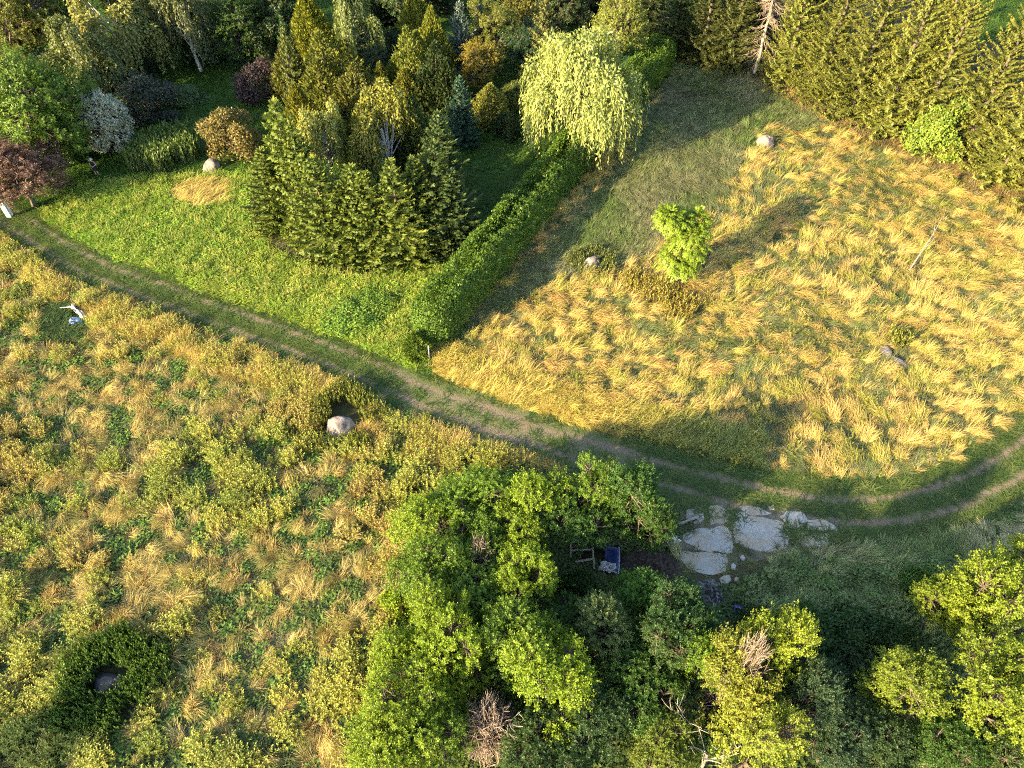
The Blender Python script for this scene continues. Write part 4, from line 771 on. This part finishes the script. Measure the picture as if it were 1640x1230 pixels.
# crate
p = P(1182, 980); r = root('plastic_crate', p, 'purple-blue plastic crate standing on the shaded grass', 'crate', None, -.25); M_PUR = plain('purple_plastic', (.07, .06, .30), (.13, .11, .42), 4, .45)
for c_, s_ in (((0, .17, .16), (.52, .025, .26)), ((0, -.17, .17), (.52, .025, .07)), ((0, -.17, .30), (.52, .025, .05)), ((0, -.17, .05), (.52, .025, .06)), ((-.25, 0, .16), (.025, .32, .26)), ((.25, 0, .16), (.025, .32, .26)), ((0, .02, .04), (.47, .30, .02)), ((-.25, -.17, .17), (.04, .035, .32)), ((.25, -.17, .17), (.04, .035, .32)), ((0, .1, .31), (.47, .12, .02))): box_obj('panel', c_, s_, M_PUR, r, 0, .006)
# heap of grey rubble and the dark soil heap
def heap(name, x, y, rx, ry, h, mat, label, cat, seed, am=.35):
    bm = bmesh.new(); n = 40; V = {}
    for i in range(n+1):
        for j in range(n+1):
            u, v = 2*i/n-1, 2*j/n-1; rr = math.hypot(u, v)*(1+.25*mnoise.noise(Vector((u*1.5+seed, v*1.5, seed)))); b = max(0, 1-rr)**.8
            V[i, j] = bm.verts.new((u*rx, v*ry, b*h*(1+am*mnoise.noise(Vector((u*5+seed, v*5, 1)))+am*.8*mnoise.noise(Vector((u*13+seed, v*13, 1))))-.03))
    for i in range(n):
        for j in range(n): bm.faces.new((V[i, j], V[i+1, j], V[i+1, j+1], V[i, j+1]))
    o = bm_obj(name, bm, mat, None, False); p = P(x, y); o.location = (p.x, p.y, 0); tag(o, label, cat)
heap('rubble_heap', 1135, 956, 1.2, 1.0, .35, plain('rubble', (.07, .065, .06), (.30, .28, .28), 5, .95, .8, 'Object', .42, .6), 'low grey heap of ash and rubble below the lowest slab', 'heap', 3, 1.1)
heap('soil_heap', 1042, 905, 1.9, 1.5, .35, plain('dark_soil', (.03, .022, .018), (.085, .065, .05), 6, 1, .6), 'heap of dark brown soil between blue bundle and slabs', 'heap', 5, .5)
# red-roofed shed far back
p = P(622, -14); r = root('garden_shed', p, 'shed with a brick-red roof showing at the top edge between the trees', 'shed', None, .2)
M_RED = plain('red_roof', (.22, .05, .04), (.33, .09, .07), 6, .8); box_obj('wall', (0, 0, 1.2), (5, 3.6, 2.4), plain('render', (.4, .36, .3), (.5, .46, .4), 3, .9), r, 0, .02)
bm = bmesh.new(); vs = [bm.verts.new(v) for v in ((-2.8, -2.2, 2.3), (2.8, -2.2, 2.3), (2.8, 0, 3.8), (-2.8, 0, 3.8), (-2.8, 2.2, 2.3), (2.8, 2.2, 2.3))]; bm.faces.new(vs[:4]); bm.faces.new((vs[3], vs[2], vs[5], vs[4])); bmesh.ops.solidify(bm, geom=bm.faces[:], thickness=.12); bm_obj('roof', bm, M_RED, r)
box_obj('door', (.6, -1.83, 1.0), (.9, .06, 2.0), M_WOOD, r, 0, .01)
# ------------------------------------------------------------------ the person
def person(x, y):
    p = P(x, y); r = root('person', p, 'person in a pale hat and dark clothes standing on the shaded path, hands joined', 'person', None, .12)
    me = bpy.data.meshes.new('body'); V = []; Rr = []; E = []
    def v(co, rad, parent=None):
        V.append(co); Rr.append(rad); i = len(V)-1
        if parent is not None: E.append((parent, i))
        return i
    pel = v((0, 0, .92), .15); wa = v((0, 0, 1.08), .125, pel); ch = v((0, .0, 1.27), .145, wa); nb = v((0, -.0, 1.40), .07, ch); ne = v((0, -.02, 1.46), .052, nb); hd = v((0, -.045, 1.55), .085, ne); ht = v((0, -.04, 1.64), .08, hd); nose = v((0, -.135, 1.555), .018, hd)
    for s in (-1, 1):
        hip = v((.09*s, 0, .86), .10, pel); kn = v((.10*s, -.015, .48), .062, hip); an = v((.10*s, .02, .09), .042, kn); v((.115*s, -.14, .035), .036, an)
        sh = v((.17*s, 0, 1.36), .065, ch); el = v((.265*s, -.02, 1.10), .045, sh); wr = v((.075*s, -.25, 1.03), .03, el); pa = v((.035*s, -.285, 1.03), .03, wr)
        for q in range(4):
            b = v((.035*s+(-.01+.004*q)*s, -.30-.004*q, 1.065-.022*q), .0095, pa); b2 = v((.0*s-.02*s, -.335-.003*q, 1.065-.022*q), .0085, b); v((-.03*s, -.315, 1.06-.022*q), .0075, b2)
        t = v((.03*s, -.27, 1.075), .011, pa); v((.0*s, -.295, 1.10), .009, t)
    me.from_pydata(V, E, []); o = ob('body', me, r)
    sk = o.modifiers.new('skin', 'SKIN'); lay = me.skin_vertices[0].data if me.skin_vertices else None
    if lay is None:
        bpy.context.view_layer.objects.active = o; bpy.ops.mesh.customdata_skin_add(); lay = me.skin_vertices[0].data
    for i, q in enumerate(Rr): lay[i].radius = (q, q*.85 if i < 3 else q); lay[i].use_root = i == 0
    ss = o.modifiers.new('sub', 'SUBSURF'); ss.levels = 2; ss.render_levels = 2
    me.materials.append(plain('skin', (.52, .33, .24), (.60, .40, .30), 6, .6))
    DK = plain('dark_cloth', (.012, .012, .018), (.03, .03, .04), 30, .9)
    def loft(name, rings, mat, k=20):
        A = Acc(); t = np.linspace(0, 2*np.pi, k, endpoint=False); Vv = []
        for z_, rx, ry, cx, cy in rings: Vv.append(np.stack([cx+rx*np.cos(t), cy+ry*np.sin(t), np.full(k, z_)], 1))
        Vv = np.concatenate(Vv); A.add(Vv, np.array([[i*k+j, i*k+(j+1) % k, (i+1)*k+(j+1) % k, (i+1)*k+j] for i in range(len(rings)-1) for j in range(k)])); return ob(name, A.mesh(name, mat, True), r)
    loft('dress', [(.52, .25, .20, 0, 0), (.56, .245, .195, 0, 0), (.8, .20, .165, 0, 0), (.95, .185, .16, 0, 0), (1.08, .15, .135, 0, 0), (1.27, .18, .155, 0, 0), (1.36, .185, .12, 0, 0), (1.41, .10, .085, 0, -.005)], DK)
    loft('hat', [(1.62, .205, .20, 0, -.05), (1.635, .20, .195, 0, -.05), (1.655, .115, .12, 0, -.05), (1.73, .10, .105, 0, -.05), (1.755, .07, .07, 0, -.05), (1.76, .002, .002, 0, -.05)], plain('straw_hat', (.68, .62, .50), (.80, .76, .66), 30, .9))
    loft('hair', [(1.46, .085, .05, 0, .03), (1.52, .10, .075, 0, .01), (1.60, .105, .10, 0, -.015), (1.66, .095, .10, 0, -.03)], plain('hair', (.05, .03, .02), (.09, .06, .04), 30, .7))
    for s in (-1, 1):
        bm = bmesh.new(); bmesh.ops.create_uvsphere(bm, u_segments=12, v_segments=8, radius=1)
        for q in bm.verts: q.co.x *= .05; q.co.y *= .14; q.co.z = max(-.3, q.co.z)*.06
        e = bm_obj('shoe', bm, DK, r, True); e.location = (.112*s, -.065, .022)
        bm = bmesh.new(); bmesh.ops.create_uvsphere(bm, u_segments=8, v_segments=6, radius=.011); e = bm_obj('eye', bm, DK, r, True); e.location = (.032*s, -.125, 1.575)
person(157, 281)
# ------------------------------------------------------------------ grass and weeds (nobody could count them)
def tuft(kind, seed):
    R = np.random.default_rng(seed); A = Acc()
    def blade(base, d0, ln, w, bend, v, segs=3):
        n = len(base); t = np.linspace(0, 1, segs+1); az = np.arctan2(d0[:, 1], d0[:, 0]); hor = np.stack([np.cos(az), np.sin(az), np.zeros(n)], 1); elev = np.arctan2(d0[:, 2], np.hypot(d0[:, 0], d0[:, 1]))
        side = np.stack([-np.sin(az), np.cos(az), np.zeros(n)], 1); pts = [base]; e = elev.copy()
        for k in range(segs):
            pts.append(pts[-1]+(hor*np.cos(e)[:, None]+np.array([0, 0, 1])*np.sin(e)[:, None])*(ln/segs)[:, None]); e = e-bend
        Vv = np.empty((n, (segs+1)*2, 3)); tw = R.uniform(-.6, .6, n)[:, None]*np.array([0, 0, 1.])
        for k in range(segs+1):
            ww = (w*(1-.75*t[k]**2))[:, None]*(side+tw)*.5; Vv[:, 2*k] = pts[k]-ww; Vv[:, 2*k+1] = pts[k]+ww
        f = np.array([[2*k, 2*k+1, 2*k+3, 2*k+2] for k in range(segs)]); F = (np.arange(n)[:, None, None]*(2*segs+2)+f[None]).reshape(-1, 4)
        a = np.clip(v[:, None]*.6+.4*np.repeat(t, 2)[None, :], 0, 1); A.add(Vv.reshape(-1, 3), F, a.ravel())
    if kind == 'combed':      # wisps of tall dry grass laid over to +X
        n = 40; b = np.c_[R.normal(0, .13, n), R.normal(0, .085, n), np.zeros(n)]; az = R.normal(0, .26, n); e = R.uniform(.45, 1.25, n)
        blade(b, np.stack([np.cos(az)*np.cos(e), np.sin(az)*np.cos(e), np.sin(e)], 1), R.uniform(.6, 1.3, n), R.uniform(.014, .030, n), R.uniform(.2, .55, n), R.random(n), 4)
    if kind == 'fountain':
        n = 44; b = np.c_[R.normal(0, .14, (n, 2)), np.zeros(n)]; az = R.uniform(0, 6.28, n); e = R.uniform(.75, 1.45, n)
        blade(b, np.stack([np.cos(az)*np.cos(e), np.sin(az)*np.cos(e), np.sin(e)], 1), R.uniform(.6, 1.1, n), R.uniform(.016, .03, n), R.uniform(.1, .5, n), R.random(n), 3)
    if kind == 'short':
        n = 40; b = np.c_[R.uniform(-.42, .42, (n, 2)), np.zeros(n)]; az = R.uniform(0, 6.28, n); e = R.uniform(.5, 1.4, n)
        blade(b, np.stack([np.cos(az)*np.cos(e), np.sin(az)*np.cos(e), np.sin(e)], 1), R.uniform(.5, 1.0, n), R.uniform(.03, .055, n), R.uniform(.1, .6, n), R.random(n), 2)
    if kind == 'weed':        # leafy stalks
        ns, m = 10, 17; sx = R.normal(0, .22, (ns, 2)); ln = R.normal(0, .26, (ns, 2)); t = np.tile(np.linspace(.12, 1, m), ns); i = np.repeat(np.arange(ns), m); hs = R.uniform(.7, 1.1, ns)
        C = np.c_[sx[i]+ln[i]*t[:, None], t*hs[i]]; a = np.arange(ns*m)*2.4+R.normal(0, .4, ns*m); out = np.c_[np.cos(a), np.sin(a), R.uniform(.1, .8, ns*m)]
        A.leaves(C, out, np.c_[-.4*np.cos(a), -.4*np.sin(a), np.ones(ns*m)]+R.normal(0, .25, (ns*m, 3)), .165*(1.2-.6*t), .06, np.clip(.15+.5*t+.35*R.random(ns)[i], 0, 1))
        b = np.c_[sx, np.zeros(ns)]; d = np.c_[ln, np.ones(ns)]; blade(b, d, hs, np.full(ns, .02), np.zeros(ns), np.full(ns, .3), 2)
    if kind == 'broad':       # low broad leaves
        n = 60; C = np.c_[R.uniform(-.4, .4, (n, 2)), R.uniform(.05, .6, n)]; a = R.uniform(0, 6.28, n)
        A.leaves(C, np.c_[np.cos(a), np.sin(a), R.uniform(-.2, .6, n)], np.c_[R.normal(0, .35, (n, 2)), np.ones(n)], R.uniform(.16, .30, n), R.uniform(.10, .16, n), np.clip(C[:, 2]+R.random(n)*.5, 0, 1))
    return A.mesh('tuft_'+kind, M_GRASS)
KINDS = ['combed', 'fountain', 'short', 'weed', 'broad']
tcol = bpy.data.collections.new('tufts'); TI = {}; nn = 0
for ki, kd in enumerate(KINDS):
    for s in range(3):
        o = bpy.data.objects.new('t%02d_%s' % (nn, kd), tuft(kd, 100+ki*10+s)); tcol.objects.link(o); TI[kd, s] = nn; nn += 1
def scatter_group():
    ng = bpy.data.node_groups.new('scatter', 'GeometryNodeTree'); ng.interface.new_socket('Geometry', in_out='INPUT', socket_type='NodeSocketGeometry'); ng.interface.new_socket('Geometry', in_out='OUTPUT', socket_type='NodeSocketGeometry')
    N = ng.nodes; L = ng.links; i = N.new('NodeGroupInput'); o = N.new('NodeGroupOutput'); ip = N.new('GeometryNodeInstanceOnPoints'); ci = N.new('GeometryNodeCollectionInfo')
    ci.inputs['Collection'].default_value = tcol; ci.inputs['Separate Children'].default_value = True; ci.inputs['Reset Children'].default_value = True; ci.transform_space = 'ORIGINAL'
    def na(nm, ty): n = N.new('GeometryNodeInputNamedAttribute'); n.data_type = ty; n.inputs['Name'].default_value = nm; return [q for q in n.outputs if q.enabled and q.name == 'Attribute'][0]
    er = N.new('FunctionNodeEulerToRotation'); L.new(na('rot', 'FLOAT_VECTOR'), er.inputs[0]); L.new(er.outputs[0], ip.inputs['Rotation']); L.new(na('scl', 'FLOAT_VECTOR'), ip.inputs['Scale']); L.new(na('idx', 'INT'), ip.inputs['Instance Index'])
    ip.inputs['Pick Instance'].default_value = True; L.new(i.outputs[0], ip.inputs['Points']); L.new(ci.outputs[0], ip.inputs['Instance']); L.new(ip.outputs[0], o.inputs[0]); return ng
SG = scatter_group()
def scatter(name, label, cat, pos, rot, scl, idx, colr):
    me = bpy.data.meshes.new(name); n = len(pos); me.vertices.add(n); me.vertices.foreach_set('co', np.asarray(pos, np.float32).ravel())
    for nm, ty, key, dat in (('rot', 'FLOAT_VECTOR', 'vector', rot), ('scl', 'FLOAT_VECTOR', 'vector', scl), ('gcol', 'FLOAT_COLOR', 'color', np.c_[colr, np.ones(n)])):
        a = me.attributes.new(nm, ty, 'POINT'); a.data.foreach_set(key, np.asarray(dat, np.float32).ravel())
    a = me.attributes.new('idx', 'INT', 'POINT'); a.data.foreach_set('value', np.asarray(idx, np.int32)); me.materials.append(M_GRASS)
    o = ob(name, me); md = o.modifiers.new('scatter', 'NODES'); md.node_group = SG; o['kind'] = 'stuff'; o['label'] = label; o['category'] = cat; return o
# candidate points: closer together near the camera
def candidates():
    out = []
    for y0, y1, st in ((3, 22, .225), (22, 40, .235), (40, 62, .29), (62, 85, .40), (85, 118, .60)):
        yy = np.arange(y0, y1, st); hw = .80*(y1*cp_+CAM_H*sp_)+3; xx = np.arange(-hw, hw, st); XX, YY = np.meshgrid(xx, yy); XX = XX.ravel()+rng.uniform(-.5, .5, XX.size)*st; YY = YY.ravel()+rng.uniform(-.5, .5, YY.size)*st
        a, b = proj(XX, YY); k = (a > -110) & (a < 1750) & (b > -40) & (b < 1300); out.append(np.c_[XX[k], YY[k], np.full(k.sum(), st)])
    return np.concatenate(out)
CP = candidates(); X, Y, ST = CP.T; z, px, py = zones(X, Y); pdist = path_dist(X, Y); n = len(X)
big = (ST/.27)**.6; R1, R2, R3 = rng.random(n), rng.random(n), rng.random(n)
avoid = np.zeros(n, bool)                                      # stones, rings, slabs and things that stand on bare ground
for (ax, ay, rr) in ((183, 1098, 2.7), (545, 688, 1.1), (553, 668, 1.9), (948, 426, .8), (1225, 234, 1.15), (342, 270, .9), (1416, 568, .75), (1437, 583, .7), (122, 507, .95), (979, 901, 1.2), (934, 893, 1.0), (1182, 980, .45), (1077, 866, .5), (157, 281, .6), (1135, 958, 1.1)):
    q = P(ax, ay); avoid |= np.hypot(X-q.x, Y-q.y) < rr*.82
for pts in SLABS:
    avoid |= in_poly(px, py, pts)
d1, a1, a2, a3, ddx, ddy = cells(X, Y, .98, 3); d2, b1, b2, b3, _, _ = cells(X, Y, .75, 21); d4, e1, e2, e3, _, _ = cells(X, Y, 1.35, 91)
patch = fbm(X*.10, Y*.10, 31); patch2 = fbm(X*.25, Y*.25, 41); fine = fbm(X*.9, Y*.9, 51)
flow = .6+1.5*(fbm(X*.11, Y*.11, 61, 2)-.5)*3.2+1.2*(vnoise(X*.5, Y*.5, 77)-.5)
DRY = np.array([.64, .475, .20]); DRY2 = np.array([.58, .385, .18]); YG = np.array([.345, .35, .09]); GRN = np.array([.088, .118, .045]); OLV = np.array([.30, .28, .11]); LUSH = np.array([.19, .34, .05]); GREY = np.array([.26, .26, .16])
kd = np.full(n, -1); hgt = np.zeros(n); wid = np.ones(n); cl = np.zeros((n, 3)); az = rng.uniform(0, 6.28, n)
def put(m, kind, h, w, c, dirn=None):
    kd[m] = KINDS.index(kind); hgt[m] = (np.broadcast_to(h, (n,)))[m]; wid[m] = (np.broadcast_to(w, (n,)))[m]; cl[m] = np.broadcast_to(c, (n, 3))[m]
    if dirn is not None: az[m] = dirn[m]
lerp = lambda a, b, t: a*(1-t[:, None])+b*t[:, None]
edge = np.clip((pdist-1.5)/1.2, 0, 1)
# left meadow: drifts of weeds and straw tussocks over a low dull floor that lies in their shade
m = z == 0; D6, f1, f2, f3, _, _ = cells(X, Y, 2.3, 301); tus = np.maximum(np.clip(1.25-d1/(.22+.30*a2), 0, 1)*(a2 > .20), np.clip(1.25-D6/(.35+.75*f2), 0, 1)*(f1 > .30)*(.75+.4*(fine > .45))); drift = fbm(X*.16, Y*.16, 131); lush = np.clip((fbm(X*.13+40, Y*.13, 151)-.45)*4, 0, 1)
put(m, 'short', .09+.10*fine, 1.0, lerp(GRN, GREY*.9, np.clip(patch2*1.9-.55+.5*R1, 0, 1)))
put(m & (R3 < .34), 'combed', .13+.12*R1, .5, lerp(GREY, DRY, R2*.5), az)
wp = np.clip(.34+2.6*(drift-.5)+1.1*(a1-.5)+.6*(patch2-.5), .06, .86); wsel = .35*R1+.65*b3 < wp
tall = (.62+.75*drift)*(.62+.75*a3)*1.12
put(m & (tus > .30) & wsel, 'weed', (.22+.66*tus)*tall, .92, lerp(YG*1.05, np.array([.22, .28, .07]), np.clip(lush*.6+.9*(b1-.5)+.5*(R2-.5), 0, 1)))
put(m & (tus > .30) & wsel & (fbm(X*.2, Y*.2, 171) > .60), 'weed', (.22+.66*tus)*tall*1.05, .9, lerp(np.array([.34, .25, .11]), YG, R2*.8))
put(m & (tus > .30) & ~wsel, 'combed', (.26+.60*tus)*tall, .70, lerp(np.array([.62, .51, .23]), OLV, np.clip(a2*1.1-.42+.6*(R2-.5), 0, 1)), a3*6.28+1.3*(R1-.5))
put(m & (tus > .30) & ~wsel & (R3 < .2), 'fountain', (.25+.5*tus)*tall, .85, lerp(DRY, DRY2, R2))
put(m & (tus <= .30) & (R3 > .90), 'broad', .20+.22*R2, .7, lerp(GRN, np.array([.12, .155, .06]), R1))
vb = m & (pdist < 4.6) & (fbm(X*.55, Y*.55, 71) > .47); put(vb, 'fountain', .62+.42*R1, 1.0, lerp(DRY, np.array([.50, .40, .13]), R2)); put(vb & (R3 > .7), 'weed', .6+.4*R1, 1.0, YG)
put(m & (tus <= .25) & (R3 > .72), 'broad', .28+.3*R2, .9, lerp(GRN, np.array([.13, .24, .06]), R1))
m = z == 7; put(m, 'short', .25, 1.1, lerp(GRN, np.array([.05, .13, .045]), R1)); put(m & (R3 < .3), 'broad', .3, 1, GRN)
# right meadow: golden laid grass in clumps
m = z == 1; wave = np.clip(1.25-d4/(.40+.36*e2), 0, 1); green = np.maximum(np.clip((patch2-.53)*6, 0, 1), .9*(np.hypot((px-1350)/95, (py-312)/42)+1.2*(fine-.5) < 1))  # oval part: greenish patch with the young tree's shadow put into it
gold = lerp(lerp(DRY, YG*1.15, np.clip(e1*1.2-.35+.5*(R2-.5), 0, 1)), DRY2, np.clip(e3*1.5-.95, 0, 1))
put(m, 'combed', .24+.62*wave*(.45+.8*e2)+.14*R1, .82, gold, flow+1.5*(e1-.5)+.9*(R1-.5))
put(m & (wave < .34) & (R3 < .84), 'short', .10+.09*R1, 1.0, lerp(GREY*.85, np.array([.14, .18, .07]), R1))
put(m & (green > .4) & (wave < .8), 'combed', .34+.15*R1, .85, lerp(GREY, np.array([.17, .23, .075]), R2), flow+1.2*(R1-.5))
put(m & (R3 > .90) & (wave > .2), 'weed', .40+.28*R1, .8, YG); put(m & (R3 > .80) & (R3 < .87), 'fountain', .5+.3*R1, .7, DRY)
strip = m & (pdist < 4.6) & (px < 1230); sc = lerp(lerp(np.array([.62, .48, .17]), np.array([.52, .44, .13]), R2), np.array([.30, .33, .11]), np.clip((px-960)/160, 0, 1))  # strip turns greener to the right, shade put into its colour
put(strip & (R3 < .5), 'fountain', .55+.35*R1, .85, sc); put(strip & (R3 >= .5), 'combed', .55+.35*R1, .8, sc, flow+1.2*(R1-.5)); put(strip & (R3 > .93), 'weed', .5+.25*R1, .9, YG)
# thinner meadow between hedge, willow and spruces, coloured cooler for their cast shadow
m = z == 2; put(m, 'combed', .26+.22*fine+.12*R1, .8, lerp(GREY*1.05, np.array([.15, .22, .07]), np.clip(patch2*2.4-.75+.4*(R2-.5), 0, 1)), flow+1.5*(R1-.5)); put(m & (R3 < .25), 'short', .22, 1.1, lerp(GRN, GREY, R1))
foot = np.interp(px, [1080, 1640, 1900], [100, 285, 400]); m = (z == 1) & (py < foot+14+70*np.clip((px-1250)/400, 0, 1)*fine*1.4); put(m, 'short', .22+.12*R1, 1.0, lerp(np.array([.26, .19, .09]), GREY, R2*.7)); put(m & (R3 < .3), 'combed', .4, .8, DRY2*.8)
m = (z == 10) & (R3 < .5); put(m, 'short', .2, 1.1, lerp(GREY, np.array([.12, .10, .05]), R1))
# garden: short lawn with shade put into its colour, and the lit weedy lawn
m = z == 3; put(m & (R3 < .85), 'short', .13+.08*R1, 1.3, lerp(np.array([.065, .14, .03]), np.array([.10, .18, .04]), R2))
m = z == 4; l = np.clip(1.2-d2/.5, 0, 1); put(m, 'broad', .22+.34*l*b1+.1*R1, 1.05, lerp(LUSH, np.array([.29, .36, .06]), np.clip(patch*1.8-.5+.7*(b2-.5), 0, 1))); put(m & (R3 < .35), 'short', .3+.15*R1, 1.05, lerp(LUSH, YG, R2)); put(m & (R3 > .88), 'weed', .45+.3*R1, .9, lerp(LUSH, np.array([.36, .37, .11]), R2))
m = (z == 4) & (np.hypot((px-320)/48, (py-312)/22) < 1); put(m, 'combed', .45+.2*R1, 1.0, lerp(DRY, YG, R2*.7), flow+1.2*R1)
m = (z == 4) & (np.abs(np.hypot((px-585)/172, (py-330)/103)-1) < .10); put(m, 'short', .12, 1.2, lerp(np.array([.17, .13, .075]), GREY, R1))
# lower right and the thicket floor
m = z == 5; w5 = np.clip(1.2-d4/(.55+.3*e2), 0, 1); put(m, 'combed', .22+.42*w5*(.5+.7*e2)+.12*R1, .85, lerp(np.array([.56, .51, .32]), np.array([.25, .32, .13]), np.clip(patch2*2.2-.65+.7*(R2-.5)+np.clip((py-910)/170, 0, .6), 0, 1)), flow+1.9*(e1-.5)+.9*(R1-.5)); put(m & (R3 < .2), 'broad', .25+.2*R1, .8, lerp(GRN, np.array([.16, .25, .08]), R2))
m = (z == 5) & (py > 905+40*(fine-.5)); put(m & (R3 < .34), 'weed', .30+.55*w5*R1*1.3, 1.0, lerp(np.array([.17, .26, .09]), np.array([.30, .35, .18]), R2)); put(m & (R3 > .74), 'broad', .35+.4*w5, .9, lerp(GRN, np.array([.17, .27, .10]), R2))
m = (z == 6) & (R3 < .6); put(m, 'broad', .3+.3*R1, 1.1, lerp(np.array([.07, .13, .04]), GRN, R2))
m = (z == 8) & (R3 < .24); put(m, 'short', .07+.07*R1, .7, lerp(GRN, OLV, R2*.7))
m = (z == 9) & (R3 < .05); put(m, 'broad', .2, .8, GRN)
# verge and track
onp = pdist < 1.85+.5*(fine-.5)+.35*(px > 1000); put(onp, 'short', .05+.05*R1, 1.0, lerp(np.array([.075, .15, .04]), np.array([.15, .18, .06]), R2))
wheel = np.abs(pdist-.8) < .50; worn = onp & (np.abs(px-830) < 200) & (R3 < .75); kd[onp & wheel & (R1 < .92)] = -1; kd[worn] = -1; kd[onp & (np.abs(pdist-.8) < .5) & (R3 < .85)] = -1; kd[onp & (px > 1180) & (np.abs(pdist-.8) < .55)] = -1
hgt *= np.where(onp, 1, np.clip(.55+.45*edge, 0, 1)); kd[avoid] = -1
ok = kd >= 0; tilt = np.where(kd == KINDS.index('combed'), 0, .0)
idx = kd*3+rng.integers(0, 3, n); wsc = np.maximum(wid*big*.95, .55)*np.where(kd == 0, .75+.5*hgt, 1)
wsc = np.where((kd == 3), np.clip(hgt*1.25, .5, 1.1)*big, wsc)
wsc *= np.where(kd == 0, rng.uniform(.7, 1.35, n), 1)
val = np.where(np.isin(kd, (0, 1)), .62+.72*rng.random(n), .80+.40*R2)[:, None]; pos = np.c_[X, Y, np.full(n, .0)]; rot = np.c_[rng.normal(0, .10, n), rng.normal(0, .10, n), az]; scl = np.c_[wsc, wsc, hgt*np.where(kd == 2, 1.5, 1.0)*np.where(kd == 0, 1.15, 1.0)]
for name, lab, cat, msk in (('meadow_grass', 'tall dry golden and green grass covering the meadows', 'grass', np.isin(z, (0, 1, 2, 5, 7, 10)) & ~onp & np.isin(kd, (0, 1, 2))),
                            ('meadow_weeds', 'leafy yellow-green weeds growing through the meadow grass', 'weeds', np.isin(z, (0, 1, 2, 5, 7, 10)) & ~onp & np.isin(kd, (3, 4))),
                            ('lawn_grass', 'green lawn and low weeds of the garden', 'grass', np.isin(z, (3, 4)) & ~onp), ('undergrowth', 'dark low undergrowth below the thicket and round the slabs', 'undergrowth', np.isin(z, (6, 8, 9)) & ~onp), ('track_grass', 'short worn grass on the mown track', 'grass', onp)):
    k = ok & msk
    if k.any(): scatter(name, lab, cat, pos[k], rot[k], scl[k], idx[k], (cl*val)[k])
print('tufts', int(ok.sum()))
